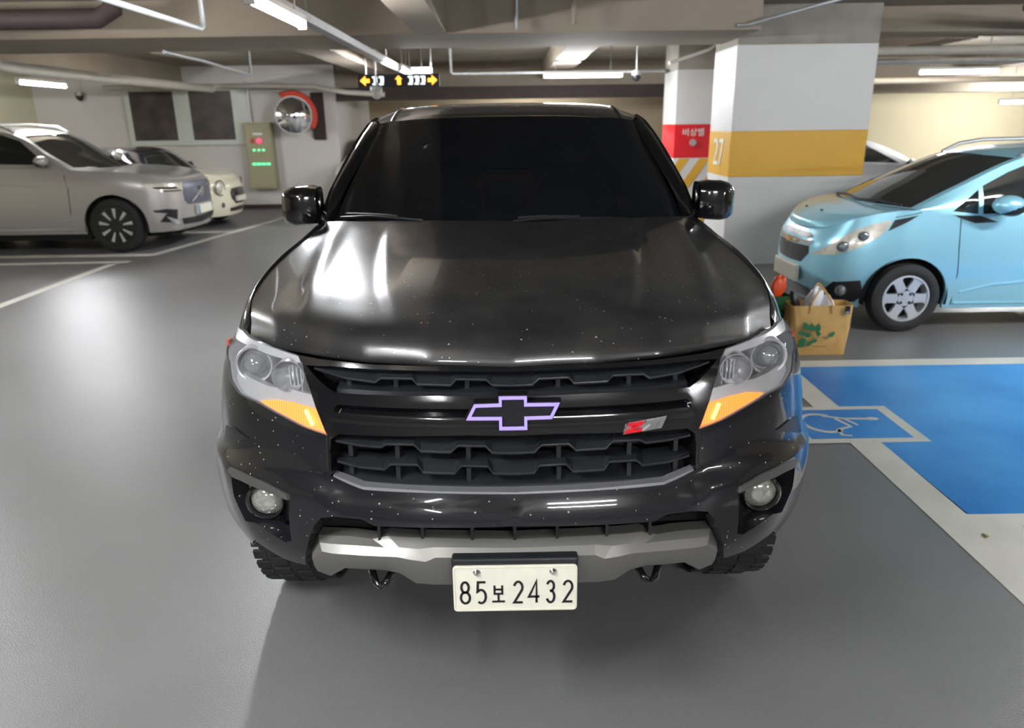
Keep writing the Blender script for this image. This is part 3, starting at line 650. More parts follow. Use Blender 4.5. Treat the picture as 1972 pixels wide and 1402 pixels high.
# ------------------------------------------------------------------ the black pickup
truck=thing('pickup_truck',(0,0,0),0,'glossy black double-cab pickup truck facing the camera with its hazard lights lit','pickup truck')
NO=(0,2.2,.75)
uvp=lambda k,a=0,b=None: [tuple(p) for p in TR[k][a:b]]
def ctr(p): return (0.0001,p[1])
M['hlwall']=mat('lamp_wall_silver',srgb(150,150,152),.45,metal=.2,noise=.02)
M['brow']=mat('satin_grey_brow',srgb(92,91,90),.35,metal=.4,noise=.08)
# -- hood
def hood_mesh():
    tab=np.array([(.800,.50,1.078,.14,1.092),(.803,.495,1.088,.12,1.104),(.809,.53,1.118,.14,1.145),(.827,.60,1.160,.19,1.180),(.851,.72,1.184,.30,1.213),(.852,.84,1.213,.46,1.240),(.839,1.03,1.250,.75,1.268),(.805,1.25,1.288,1.08,1.288),(.782,1.50,1.316,1.42,1.318)])
    S=Surf([[(r[0],r[1],r[2]),(r[3],r[4],0),(0,0,0)] for r in tab],sym0=False)
    sx=np.array([0,.277,.495,.667,.862,1.]); qx=np.array([0,.055,.194,.389,.667,1.])
    rings=[]
    for t in np.linspace(0,8,91):
        e=S.ev(t,0); c=S.ev(t,1); w,ye,ze=e; yc,zc=c[0],c[1]; bl=min(1,max(0,(t-1)/6)); ring=[]
        A=np.interp(t,[0,2.4,3.2,4,5,6,7,8],[0,0,.003,.007,.009,.010,.008,.002]); xd=np.interp(t,[3,4,5,6,7,8],[.30,.34,.38,.425,.465,.49]); xo=np.interp(t,[2,4,5,6,7,8],[.60,.61,.635,.665,.695,.71])
        for s in np.linspace(0,1,64):
            x=w*s; Q=(1-bl)*np.interp(s,sx,qx)+bl*s**2.4
            y=yc+(ye-yc)*Q; z=zc+(ze-zc)*s**2.3+.010*(1-s**2)*min(1,t/3)*(s**1.0)
            q=np.clip((x-xd)/.030,0,1); z-=A*(q*q*(3-2*q)); 
            z+=A*.95*math.exp(-((x-xo)/.035)**2); 
            ring.append((x,y,z))
        rings.append(ring)
    return MB().loft(rings)
hd=hood_mesh().build('hood',M['tdust_sheen'],truck,mirror=True,ang=50,merge=1e-4)
# -- front bumper
zcre=lambda x: float(np.interp(abs(x),[0,.3,.45,.52,.66,.80,.95],[.752,.752,.754,.795,.812,.805,.79]))
def bwave(x,y,z):
    q=min(1,max(0,(zcre(x)-z)/.022)); return .016*q*q*(3-2*q)*min(1,max(0,(z-.46)/.1))
hl=uvp('headlight'); so=uvp('sur_out'); bl=uvp('bump_low')
rear=[tuple(NOSE.side(.53,z)) for z in np.linspace(.62,1.06,10)]
arch=[tuple(NOSE.side(.93-.475*math.cos(a),.40+.475*math.sin(a))) for a in np.linspace(R(8),R(26),4)]
out=[ctr(so[8])]+so[7:3:-1]+[so[3]]+hl[10:17]+[hl[0]]+rear[::-1]+arch[::-1]+[tuple(NOSE.side(.40,.44)),tuple(NOSE.side(.33,.455))]+[bl[11],bl[10],bl[9],bl[8],bl[7],bl[6],bl[5],bl[4],bl[3],ctr(bl[2])]
fogp=uvp('fogp')
b=panel(MB(),NOSE,dens(out,.12),[dens(fogp,.12)],sp=.022,how='uv',back=.05,outc=NO,wave=bwave)
b.build('front_bumper',M['tpaint'],truck,mirror=True,ang=40,merge=1e-4)
# -- headlight holder: grille surround
lo=uvp('lo_open'); up=uvp('up_open')
def swave(x,y,z):
    g=0
    if abs(x)<.47: g=-.022*math.exp(-((z-.989)/.0065)**2)
    if abs(x)<.49 and z<.965: g-=.004
    return g
lo_h=[ctr(lo[2])]+[lo[1],lo[0],lo[7],lo[6],lo[5],lo[4],ctr(lo[3])]
up_h=[ctr(up[4]),up[3],up[2],up[1],up[0],up[9],up[8],up[7],up[6],ctr(up[5])]
st=uvp('sur_top')
o2=[ctr(st[3]),st[2],st[1],st[0],hl[5],so[1],so[2],so[3],so[4],so[5],so[6],so[7],ctr(so[8])]
# openings touch the centre line: split into the ring beside them
ring=[ctr(st[3]),st[2],st[1],st[0],hl[5],so[1],so[2],so[3],so[4],so[5],so[6],so[7],ctr(so[8]),ctr(lo[3]),lo[4],lo[5],lo[6],lo[7],lo[0],lo[1],ctr(lo[2]),ctr(up[5]),up[6],up[7],up[8],up[9],up[0],up[1],up[2],up[3],ctr(up[4])]
gr=bpy.data.objects.new('grille',None); gr.location=(0,0,0); put(gr,truck)
panel(MB(),NOSE,dens(ring,.10),[],sp=.012,how='uv',back=.07,outc=NO,wave=swave).build('grille_surround',M['gloss'],gr,mirror=True,ang=40,merge=1e-4)
# slats
for k in (1,2,3):
    tp=uvp('row%d_t'%k); fr=uvp('row%d_f'%k); S5=NOSE.moved((0,.05,0)); S1=NOSE.moved((0,.012,0)); rings=[]
    for a,c in zip(tp,fr):
        p=S5.ev(*a); q=S1.ev(*c); rings.append([tuple(p+[0,.03,.004]),tuple(p),tuple((p+q)/2+[0,0,.001]),tuple(q),tuple(q+[0,.0,-.006]),tuple(q+[0,.05,-.018]),tuple(p+[0,.03,.004])])
    rings[-1]=[(0,y,z) for x,y,z in rings[-1]]
    MB().loft(rings).build('slat',M['satin'],gr,smooth=False,mirror=True,merge=1e-4,bevel=.0012)
    b=MB()
    for xr in (.12,.31,.44):   # short ribs under the slats
        q=S1.ev(*NOSE.front(xr,float(np.mean([S1.ev(*c)[2] for c in fr])))); b.box((xr-.006,q[1]+.02,q[2]-.045),(xr+.006,q[1]+.08,q[2]-.006))
    b.build('grille_rib',M['satin'],gr,smooth=False,mirror=True)
# small lips inside the slat row and lower shelf
S4=NOSE.moved((0,.02,0))
def shelf(z0,z1,y0,y1,xm,name,m):
    rings=[]
    for x in np.linspace(0,xm,16):
        p=NOSE.ev(*NOSE.front(max(x,1e-3),z0)); rings.append([(x,p[1]+y0,z0),(x,p[1]+y0,z0-.012),(x,p[1]+y1,z1-.012),(x,p[1]+y1,z1)])
    return MB().loft(rings,closed_v=True).build(name,m,gr,smooth=False,mirror=True,merge=1e-4)
shelf(.790,.818,.03,.10,.47,'grille_shelf',M['satin'])
shelf(1.035,1.045,.02,.10,.47,'grille_shelf',M['satin'])
# chin strip
b=MB(); rings=[]
for p in [tuple(NOSE.front(.486,.80)),tuple(NOSE.front(.40,.778)),tuple(NOSE.front(.205,.775)),(0.0001,NOSE.front(.01,.773)[1])]:
    q=NOSE.ev(*p); rings.append([tuple(q+[0,.035,.010]),tuple(q+[0,.006,.008]),tuple(q+[0,.002,-.003]),tuple(q+[0,.035,-.006])])
rings[-1]=[(0,y,z) for x,y,z in rings[-1]]
MB().loft(rings,closed_v=True).build('chin_strip',mat('satin_grey_strip',srgb(118,118,122),.35,metal=.3,noise=.05),gr,smooth=False,mirror=True,merge=1e-4)
# radiator backing
b=MB(); rings=[[(x,.30+.12*abs(x),z) for z in (.42,.7,1.085)] for x in np.linspace(-.56,.56,14)]; b.loft(rings).build('radiator_panel',M['seam'],gr,smooth=False)
# -- bowtie emblem
E_=[(-.123,.987),(-.100,1.029),(-.038,1.030),(-.038,1.047),(.038,1.047),(.038,1.030),(.123,1.030),(.100,.987),(.038,.986),(.038,.962),(-.038,.962),(-.038,.986)]
em=bpy.data.objects.new('bowtie_emblem',None); put(em,truck)
ef=lambda a,c,d:(a,.068-.32*(1.0-c)*0-d-(c-1.0)*-.35,c)
def inset(P,w):
    n=len(P);o=[]
    for i in range(n):
        a=Vector(P[i-1]);p=Vector(P[i]);c=Vector(P[(i+1)%n]); d1=(p-a).normalized();d2=(c-p).normalized(); n1=Vector((d1.y,-d1.x));n2=Vector((d2.y,-d2.x)); m_=(n1+n2); m_=m_/max(.3,m_.length_squared/2)
        o.append(tuple(p+m_*w))
    return o
b=MB(); b.prism(E_,ef,0,.030); b.build('emblem_body',mat('emblem_black',(.006,.006,.007),.6,noise=.1,spec=.15),em,smooth=False)
I1=inset(E_,.0025); I2=inset(E_,.0098)
b=MB(); b.loft([[ef(*p,.034) for p in I1],[ef(*p,.034) for p in I2]],closed_v=True); b.loft([[ef(*p,.030) for p in I1],[ef(*p,.034) for p in I1]],closed_v=True); b.loft([[ef(*p,.0305) for p in I2],[ef(*p,.034) for p in I2]],closed_v=True)
b.build('lit_violet_edge',M['violet'],em,smooth=False,label='glowing violet outline of the emblem')
# -- trim badge with red Z
bd=bpy.data.objects.new('trim_badge',None); put(bd,truck)
def bf(a,c,d):  # a along, c up, sheared
    x=.292+a+c*.35; p=NOSE.ev(*NOSE.front(x,.93)); return (x,p[1]+.004-d,.926+c*.9+a*.10)
b=MB(); b.prism([(.0,0),(.044,0),(.044,.009),(.018,.009),(.040,.024),(.040,.031),(.0,.031),(.0,.022),(.022,.022),(0,.007)],bf,0,.008); b.build('red_letter',M['redp'],bd,smooth=False,label='red letter Z')
b=MB(); b.prism([(.046,0),(.057,0),(.083,.022),(.083,.031),(.046,.031),(.046,.022),(.066,.022)],bf,0,.009); b.prism([(.086,0),(.097,0),(.097,.031),(.086,.031)],bf,0,.009); b.build('chrome_numerals',M['chromed'],bd,smooth=False,label='chrome numerals 71')
b=MB(); b.prism([(-.004,-.003),(.101,-.003),(.101,.034),(-.004,.034)],bf,-.004,.003); b.build('badge_base',M['chromed'],bd,smooth=False)
def bline(pts,r,name,m,off=.0):
    P=[]
    for p in pts:
        q=NOSE.ev(*p); P.append(tuple(q+NOSE.nrm(*p,NO)*(bwave(*q)*.4+off)))
    return [(lambda q: q if s>0 else flipx(q))(MB().tube(P,r,6)).build(name,m,truck) for s in (1,-1)]
cr_=uvp('crease'); bline(cr_[:4],.0045,'bumper_seam',M['seam']); bline([tuple(so[3]),tuple(so[4])],.004,'bumper_seam',M['seam'])
for s in (-1,1):
    b=panel(MB(),NOSE,dens([tuple(NOSE.side(y,z)) for y,z in ((.36,.80),(.33,.865),(.285,.875),(.232,.862),(.26,.845))],.1),[],sp=.02,how='uv',outc=NO,off=.004,back=.02); (b if s>0 else flipx(b)).build('corner_vane',M['satin'],truck)
# -- skid plate
cols=[uvp('skT'),uvp('skC'),uvp('skB')]; SS=[NOSE.moved((0,.03,0)),NOSE.moved((0,-.02,0)),NOSE.moved((0,.01,0))]; rings=[]
for i in range(10):
    T,Cc,B_=[S.ev(*c[i]) for S,c in zip(SS,cols)]
    if i==0: T[0]=Cc[0]=B_[0]=0
    rings.append([tuple(T+[0,.05,-.004]),tuple(T),tuple(T*.5+Cc*.5+[0,-.004,.004]),tuple(Cc),tuple(Cc*.5+B_*.5+[0,-.006,0]),tuple(B_),tuple(B_+[0,.06,.01])])
rings.append([(x-.004,y+.09,z) for x,y,z in rings[-1]])
MB().loft(rings).build('skid_plate',M['skid'],truck,mirror=True,ang=14,merge=1e-4,label='silver skid plate')
b=MB()
rings=[[(x,NOSE.ev(*NOSE.front(max(x,.001),.64))[1]+dy,z) for dy,z in ((.10,.66),(.10,.72),(.12,.72))] for x in np.linspace(0,.57,12)]
MB().loft([[(x,.16+.1*x,z) for z in (.48,.72)] for x in np.linspace(0,.6,8)]).build('lower_intake',M['seam'],truck,smooth=False,mirror=True)
for x in (.0,.115,.25,.37):
    for q in ((1,-1) if x else (1,)): p=NOSE.ev(*NOSE.front(max(x,.001),.68)); MB().box((q*x-.004,p[1]+.03,.62),(q*x+.004,p[1]+.12,.72)).build('intake_rib',M['satin'],truck,smooth=False)
b=MB(); rings=[]
for x in np.linspace(.36,.57,10):  # dark winglet inside the lower intake
    p=NOSE.ev(*NOSE.front(x,.69)); rings.append([(x,p[1]+.01,.688-.05*max(0,(.42-x))),(x,p[1]+.03,.680),(x,p[1]+.09,.672),(x,p[1]+.09,.69)])
b.loft(rings,closed_v=True,caps=True).build('intake_wing',M['satin'],truck,smooth=False,mirror=True)
for s in (-1,1):
    MB().tube([(s*.35,.28,.50),(s*.35,.13,.49),(s*.365,.095,.475),(s*.38,.085,.468),(s*.395,.095,.475),(s*.41,.13,.49),(s*.41,.28,.50)],.011,10).build('tow_hook',M['gloss'],truck)
# -- number plate
pl=bpy.data.objects.new('number_plate',None); pl.location=(-.001,0,.528); put(pl,truck)
MB().box((-.168,-.012,-.078),(.168,.03,.085)).build('plate_frame',M['satin'],pl,smooth=False,bevel=.006)
rr=[]
for cx,cz,a0 in ((.155,.057,0),(-.155,.057,90),(-.155,-.063,180),(.155,-.063,270)): rr+=[(cx+.010*math.cos(R(a0+t)),cz+.010*math.sin(R(a0+t))) for t in (0,30,60,90)]
pf=lambda a,c,d:(a,-.013-d,c)
MB().prism(rr,pf,0,.004).build('plate_face',M['plate'],pl,smooth=False)
b=MB(); ribbon(b,inset([(x,z) for x,z in rr][::-1],.004)[::-1],.0016,pf,.004,.0055,True); b.build('plate_rim',M['plate'],pl,smooth=False)
b=MB()
for ch,x0,x1 in (('8',-.150,-.117),('5',-.107,-.073),('2',-.008,.024),('4',.032,.068),('3',.080,.110),('2',.124,.157)): glyph(b,ch,x0+.003,-.048,x1-x0-.006,.067,.0066,pf,.004,.0052)
glyph(b,'보',-.062,-.045,.034,.052,.0055,pf,.004,.0052)
b.build('plate_characters',M['ink'],pl,smooth=False)
for s in (-1,1): MB().lathe([(.001,-.0075),(.005,-.0075),(.0075,-.004),(.0105,-.001),(.0105,.002)],(s*.101,-.016,.046),'y',18).build('plate_screw',M['chromed'],pl)
# -- headlights and fog lamps
def side_part(name,s):
    e=bpy.data.objects.new(name,None); e.location=(0,0,0); return put(e,truck)
for s in (-1,1):
    F=(lambda q:q) if s>0 else flipx
    H=side_part('headlight',s); hls=dens(hl,.15)
    F(panel(MB(),NOSE,hls,[],sp=.03,how='uv',outc=NO,off=.002)).build('lens_cover',M['lensg'],H,merge=1e-4)
    b=panel(MB(),NOSE,hls,[],sp=.03,how='uv',outc=NO,off=-.075); A=np.array(hls); p=NOSE.ev(A[:,0],A[:,1]); nn=NOSE.nrm(A[:,0],A[:,1],NO)
    F(b).build('lamp_bowl',M['hlbase'],H,merge=1e-4); c0=p.mean(0); pi=p+(c0-p)*.03; F(MB().loft([pi-nn*.003,pi-nn*.074],closed_v=True)).build('lamp_wall',M['hlwall'],H)
    F(panel(MB(),NOSE,dens(uvp('hl_band'),.15),[],sp=.03,how='uv',outc=NO,off=-.015,back=.03)).build('silver_band',M['hlband'],H)
    F(panel(MB(),NOSE,dens(uvp('hl_lid'),.15),[],sp=.03,how='uv',outc=NO,off=-.004,back=.03)).build('silver_lid',M['hlband'],H)
    F(panel(MB(),NOSE,dens(uvp('amber'),.15),[],sp=.03,how='uv',outc=NO,off=-.010,back=.02)).build('turn_signal',M['amber'],H,label='glowing amber turn signal')
    F(MB().tube([(.538,.140,.938),(.552,.155,.958),(.560,.165,.972)],.0055,8)).build('signal_bulb',M['amberhot'],H)
    c=(.735,.335,1.058)
    F(MB().lathe([(.055,.02),(.055,-.026),(.052,-.031),(.047,-.028),(.043,-.002),(.036,.004),(.034,-.02)],c,'y',40)).build('projector_ring',M['hlband'],H)
    F(MB().lathe([(.0001,-.045),(.014,-.043),(.026,-.034),(.033,-.020),(.034,0)],c,'y',32)).build('projector_lens',M['bulb'],H)
    F(MB().lathe([(.0001,.02),(.018,.012),(.034,-.01),(.042,-.03),(.045,-.03),(.045,.02)],(.612,.235,1.055),'y',28)).build('reflector',M['chromed'],H)
    b=MB()
    for k in range(4): b.box((.575+k*.012,.21+k*.006,1.00+k*.004),(.578+k*.012,.24,1.075))
    F(b).build('reflector_fins',M['hlband'],H,smooth=False)
    F(MB().box((.862,.47,1.03),(.868,.50,1.085))).build('side_reflector',mat('side_amber_%d'%(s+1),srgb(206,80,40),.3,noise=.1),H,smooth=False)
    G=side_part('fog_lamp',s); fc=(.716,.218,.674)
    fg=dens(fogp,.15)
    b=panel(MB(),NOSE,fg,[],sp=.03,how='uv',outc=NO,off=-.055); F(b).build('fog_pocket',M['satin'],G)
    F(MB().lathe([(.058,.03),(.058,-.012),(.051,-.018),(.048,-.012),(.048,.02)],fc,'y',36)).build('fog_bezel',M['gloss'],G)
    F(MB().lathe([(.0001,-.022),(.02,-.020),(.036,-.013),(.047,0),(.047,.01)],fc,'y',32)).build('fog_lens',M['fogl'],G)
    F(panel(MB(),NOSE,dens(uvp('fogbar'),.12),[],sp=.02,how='uv',outc=NO,off=.024,back=.06)).build('fog_brow',M['brow'],G)
# -- side body (x>0 half drawn, mirrored)
ys=[.45,.53,.60,.72,.84,1.03,1.25,1.50,1.8,2.6,3.74,3.80,4.5,5.1,5.32,5.38]
tx=[.802,.813,.831,.855,.856,.843,.809,.786,.87,.87,.865,.885,.885,.875,.85,.80]; tz=[1.07,1.118,1.160,1.184,1.213,1.250,1.288,1.318,1.225,1.23,1.24,1.27,1.27,1.27,1.265,1.26]
mx=[.925,.943,.944,.945,.945,.945,.940,.93,.925,.925,.925,.935,.943,.935,.91,.86]
cp=[]
for i,y in enumerate(ys):
    d=mx[i]-tx[i]; zt=tz[i]
    cp.append([(mx[i]-.045,y,.36),(mx[i]-.018,y,.48),(mx[i]-.003,y,.62),(mx[i],y,.74),(mx[i]-.006,y,.86),(mx[i]-.02-.1*d,y,min(.98,zt-.1)),(tx[i]+.35*d,y,zt-.055),(tx[i]+.14*d,y,zt-.012),(tx[i],y,zt)])
SIDE=Surf(cp,sym0=False)
def sidepan(pts_yz,top=None):
    o=[tuple(SIDE.side(y,z)) for y,z in pts_yz]
    if top:
        us=[SIDE.side(y,1.0)[0] for y in top]; o+=[(u,8-1e-4) for u in np.linspace(us[0],us[1],max(3,int(abs(us[1]-us[0])*5)))]
    return o
def archpts(yc,zc,r,a0,a1,n=18): return [(yc-r*math.cos(R(a0+(a1-a0)*k/n)),zc+r*math.sin(R(a0+(a1-a0)*k/n))) for k in range(n+1)]
SO=(0,2.5,.7)
for s in (-1,1):
    F=(lambda q:q) if s>0 else flipx
    o=sidepan(dens([(.53,1.05),(.53,.64)],.06,False)+archpts(.93,.40,.475,31,174)+dens([(1.41,.42),(1.50,.42),(1.50,1.0),(1.50,1.25)],.06,False),(1.50,.53))
    F(panel(MB(),SIDE,o,[],sp=.05,how='uv',outc=SO,back=.02)).build('front_fender',M['tpaint'],truck)
    for nm,a,c in (('front_door',1.515,2.62),('rear_door',2.635,3.70)):
        o=sidepan(dens([(a,1.18),(a,.44),(c,.44),(c,1.18)],.12,False),(c,a)); D_=F(panel(MB(),SIDE,o,[],sp=.08,how='uv',outc=SO,back=.02)).build(nm,M['tpaint'],truck)
        b=MB(); b.box((.925,c-.22,1.06),(.955,c-.05,1.09)); F(b).build('door_handle',M['gloss'],D_,smooth=False,bevel=.008)
    o=sidepan(dens([(3.77,1.2),(3.77,.46)],.1,False)+archpts(4.19,.40,.475,8,172)+dens([(4.67,.46),(5.33,.52),(5.33,1.2)],.1,False),(5.33,3.77))
    F(panel(MB(),SIDE,o,[],sp=.08,how='uv',outc=SO,back=.03)).build('bed_side',M['tpaint'],truck)
    b=MB(); b.box((.80,1.35,.36),(.90,3.75,.46)); F(b).build('rocker_panel',M['satin'],truck,smooth=False,bevel=.01)
    F(MB().box((.70,5.30,.78),(.90,5.375,1.24))).build('tail_lamp',M['redp'],truck,smooth=False,bevel=.02)
    # wheel liners
    for yc in (.93,4.19): F(MB().lathe([(.49,-.30),(.50,-.04)],(.90,yc,.40),'x',24,a0=0,a1=PI-R(28))).build('wheel_liner',M['seam'],truck)
    # greenhouse side
    gcp=[]
    for y,k in ((1.55,0),(1.9,0),(2.3,0),(3.0,0),(3.5,0),(3.76,-.02)): gcp.append([(x+k,y,z) for x,z in ((.868,1.20),(.862,1.27),(.835,1.38),(.79,1.52),(.745,1.65),(.70,1.735),(.66,1.765))])
    GHS=Surf(gcp,sym0=False)
    g1=[(1.80,1.27),(2.60,1.28),(2.60,1.66),(2.33,1.66),(2.05,1.52)]; g2=[(2.68,1.28),(3.55,1.29),(3.47,1.60),(3.38,1.655),(2.68,1.66)]
    o=[(1.62,1.22),(3.74,1.235),(3.70,1.745),(2.42,1.745),(2.28,1.71),(2.02,1.575),(1.78,1.42)]
    F(panel(MB(),GHS,dens(o,.1),[dens(g1,.1),dens(g2,.1)],sp=.08,how='side',outc=SO,back=.02)).build('window_surround',M['gloss'],truck)
    for g in (g1,g2): F(panel(MB(),GHS,dens(g,.1),[],sp=.1,how='side',outc=SO,off=-.008)).build('side_window',M['tintdark'],truck)
    # mirror
    SM=side_part('side_mirror',s); rings=[]
    for x,z0,z1,y0,y1 in ((.832,1.315,1.43,1.60,1.70),(.836,1.295,1.450,1.565,1.72),(.87,1.288,1.457,1.545,1.735),(.93,1.284,1.457,1.540,1.735),(.965,1.288,1.448,1.555,1.73),(.988,1.300,1.432,1.585,1.72),(1.0,1.325,1.405,1.62,1.71),(1.003,1.345,1.385,1.64,1.70)):
        cy,cz,ry,rz_=(y0+y1)/2,(z0+z1)/2,(y1-y0)/2,(z1-z0)/2; rg=[]
        for k in range(28):
            a=2*PI*k/28; ca,sa=math.cos(a),math.sin(a); rg.append((x,cy+ry*abs(ca)**.55*(1 if ca>0 else -1),cz+rz_*abs(sa)**.5*(1 if sa>0 else -1)))
        rings.append(rg)
    F(MB().loft(rings,closed_v=True,caps=True)).build('mirror_cap',M['gloss'],SM,ang=50)
    F(MB().tube([(.84,1.66,1.32),(.80,1.665,1.295),(.845,1.68,1.25)],.026,10)).build('mirror_arm',M['satin'],SM)
    F(MB().box((.85,1.732,1.30),(.985,1.74,1.44))).build('mirror_glass',M['chrome'],SM,smooth=False)
    # A pillar
    L_=[(.772,1.605,1.293),(.762,1.78,1.40),(.718,1.94,1.508),(.672,2.12,1.625),(.643,2.255,1.712)]; O_=[(.795,1.54,1.320),(.806,1.75,1.417),(.772,1.94,1.53),(.728,2.13,1.645),(.703,2.29,1.712)]
    mid=[((a[0]+c[0])/2+.004,(a[1]+c[1])/2-.012,(a[2]+c[2])/2+.012) for a,c in zip(L_,O_)]
    bk=[(c[0]+.012,c[1]+.07,c[2]-.012) for c in O_]; rows=[spl(q,5) for q in (L_,mid,O_,bk)]
    F(MB().loft(rows)).build('a_pillar',M['gloss'],truck,ang=60)
for y in (.93,4.19):
    for s in (-1,1): wheel('wheel',truck,(s*.79,y,.392),.388,.255,.235,'truck',M['rimd'],s,40 if y<2 else 0)
# -- windshield, roof, cowl
WS=Surf([[(0,1.40,1.285),(0,1.77,1.52),(0,2.15,1.742)],[(.3,1.425,1.285),(.28,1.79,1.52),(.25,2.165,1.74)],[(.55,1.49,1.285),(.5,1.84,1.515),(.44,2.19,1.732)],[(.70,1.56,1.29),(.64,1.90,1.51),(.57,2.22,1.722)],[(.775,1.62,1.295),(.715,1.955,1.512),(.645,2.265,1.713)]])
u_=np.linspace(0,4-1e-4,24); v_=np.linspace(0,2-1e-4,20)
MB().loft([WS.ev(np.full(20,u),v_) for u in u_]).build('windshield',M['tint'],truck,mirror=True,merge=1e-4,ang=80)
fr=WS.moved((0,.004,-.004))
def frit(w): 
    b=MB(); b.loft([[tuple(fr.ev(4-1e-4,v)),tuple(fr.ev(4-w*4,v))] for v in v_]); b.loft([[tuple(fr.ev(u,2-1e-4)),tuple(fr.ev(u,1.9))] for u in u_]); return b
frit(.06).build('glass_border',M['seam'],truck,mirror=True)
rf=[[(0,2.15,1.742),(.25,2.165,1.74),(.44,2.19,1.732),(.57,2.22,1.722),(.645,2.265,1.713)],[(0,2.24,1.765),(.25,2.25,1.763),(.44,2.28,1.756),(.57,2.32,1.744),(.668,2.35,1.728)],[(0,2.5,1.802),(.25,2.51,1.800),(.44,2.53,1.793),(.575,2.56,1.782),(.682,2.60,1.752)],[(0,2.95,1.822),(.25,2.95,1.819),(.45,2.95,1.812),(.59,2.95,1.796),(.695,2.95,1.760)],[(0,3.4,1.812),(.25,3.4,1.809),(.45,3.4,1.802),(.58,3.4,1.786),(.69,3.4,1.753)],[(0,3.78,1.775),(.25,3.78,1.773),(.45,3.77,1.767),(.57,3.76,1.755),(.67,3.74,1.73)]]
RS=Surf(list(map(list,zip(*rf))))
v2=np.linspace(0,5-1e-4,40)
MB().loft([RS.ev(np.full(40,u),v2) for u in u_]).build('roof',M['tdust_sheen'],truck,mirror=True,merge=1e-4,ang=80)
b=MB(); b.loft([[tuple(RS.ev(3.0,v)+[0,0,.002]),tuple(RS.ev(3.10,v)+[0,0,.007]),tuple(RS.ev(3.2,v)+[0,0,.002])] for v in v2]); b.build('roof_molding',M['satin'],truck,mirror=True)
MB().loft([[(x,1.36+.25*(x/.78)**2+dy,z) for dy,z in ((-.02,1.29),(.06,1.268),(.16,1.27))] for x in np.linspace(-.77,.77,24)]).build('cowl',M['satin'],truck)
MB().prism([(-.875,1.2),(.875,1.2),(.69,1.735),(-.69,1.735)],lambda a,z,d:(a,3.70+d,z),0,.04).build('rear_window',M['tintdark'],truck,smooth=False)
MB().box((-.84,5.30,.62),(.84,5.35,1.25)).build('tailgate',M['tpaint'],truck,smooth=False,bevel=.01)
MB().box((-.86,5.36,.48),(.86,5.50,.62)).build('rear_bumper',M['chromed'],truck,smooth=False,bevel=.02)
MB().box((-.80,3.77,.74),(.80,5.29,.78)).build('bed_floor',M['satin'],truck,smooth=False)
MB().box((-.80,3.745,.5),(.80,3.765,1.30)).build('cab_back',M['tpaint'],truck,smooth=False)
b=MB(); b.box((-.62,.36,.36),(.62,5.2,.62)); b.box((-.74,.62,.50),(.74,1.40,1.02)); b.box((-.86,1.42,.40),(.86,3.74,.50)); b.build('chassis',M['seam'],truck,smooth=False)
MB().box((-.80,1.42,.9),(.80,1.50,1.25)).build('firewall',M['seam'],truck,smooth=False)
# wipers
for pts,q in (([(-.735,1.575,1.322),(-.60,1.515,1.333),(-.47,1.462,1.328),(-.36,1.43,1.322)],0),([(.02,1.385,1.318),(.14,1.40,1.328),(.30,1.425,1.322),(.48,1.455,1.316)],1)):
    W=MB().tube(pts,.006,8).build('wiper',M['satin'],truck)
    a=[(x,y+.02,z+.004) for x,y,z in pts[:3]]; MB().tube([(a[0][0]+.02,a[0][1]+.01,a[0][2]+.006),a[1],a[2]],.008,8).build('wiper_blade',M['blk'],W)
# interior
MB().loft([[(x,1.62+dy+.06*x*x,z) for dy,z in ((0,1.26),(.12,1.29),(.34,1.30),(.44,1.22),(.42,.95))] for x in np.linspace(-.76,.76,20)]).build('dashboard',M['leather'],truck)
sw=MB(); sw.tube([(.38+.18*math.cos(a),2.20-.07*math.sin(a),1.17+.165*math.sin(a)) for a in np.linspace(0,2*PI,28,endpoint=False)],.015,8,closed=True); sw.box((.22,2.19,1.15),(.54,2.21,1.19)); sw.tube([(.38,2.2,1.17),(.38,2.03,1.12)],.03); sw.build('steering_wheel',M['leather'],truck)
for s in (-1,1):
    e=bpy.data.objects.new('front_seat',None); put(e,truck)
    b=MB(); rings=[]
    for z,w,y in ((.86,.20,2.72),(1.0,.25,2.74),(1.15,.26,2.78),(1.30,.24,2.82),(1.40,.19,2.85),(1.44,.10,2.86)): rings.append([(s*.38+w*abs(math.cos(a))**.6*(1 if math.cos(a)>0 else -1),y+.07*abs(math.sin(a))**.7*(1 if math.sin(a)>0 else -1),z) for a in np.linspace(0,2*PI,24,endpoint=False)])
    b.loft(rings,closed_v=True,caps=True).build('seat_back',M['leather'],e)
    MB().box((s*.38-.25,2.25,.74),(s*.38+.25,2.78,.90)).build('seat_cushion',M['leather'],e,smooth=False,bevel=.03)
    MB().ell((s*.38,2.87,1.53),(.14,.06,.085)).build('headrest',M['leather'],e)
    MB().tube([(s*.38+q*.245*(1 if q else 1),2.70+.09*(z-1.0),z) for q,z in ((-s*1.0,1.02),(-s*1.0,1.18),(-s*.96,1.30),(-s*.80,1.385),(-s*.55,1.42))],.007,6).build('tan_piping',M['tan'],e)
b=MB(); b.box((-.60,3.1,.75),(.60,3.55,.95)); b.box((-.62,3.48,.95),(.62,3.6,1.40)); b.build('rear_seat',M['leather'],truck,smooth=False,bevel=.03)
b=MB(); b.box((-.20,3.42,1.20),(-.165,3.47,1.37)); b.box((.135,3.42,1.15),(.175,3.47,1.40)); b.box((-.165,3.42,1.34),(.135,3.47,1.38)); b.build('rear_console',M['tan'],truck,smooth=False,bevel=.005)
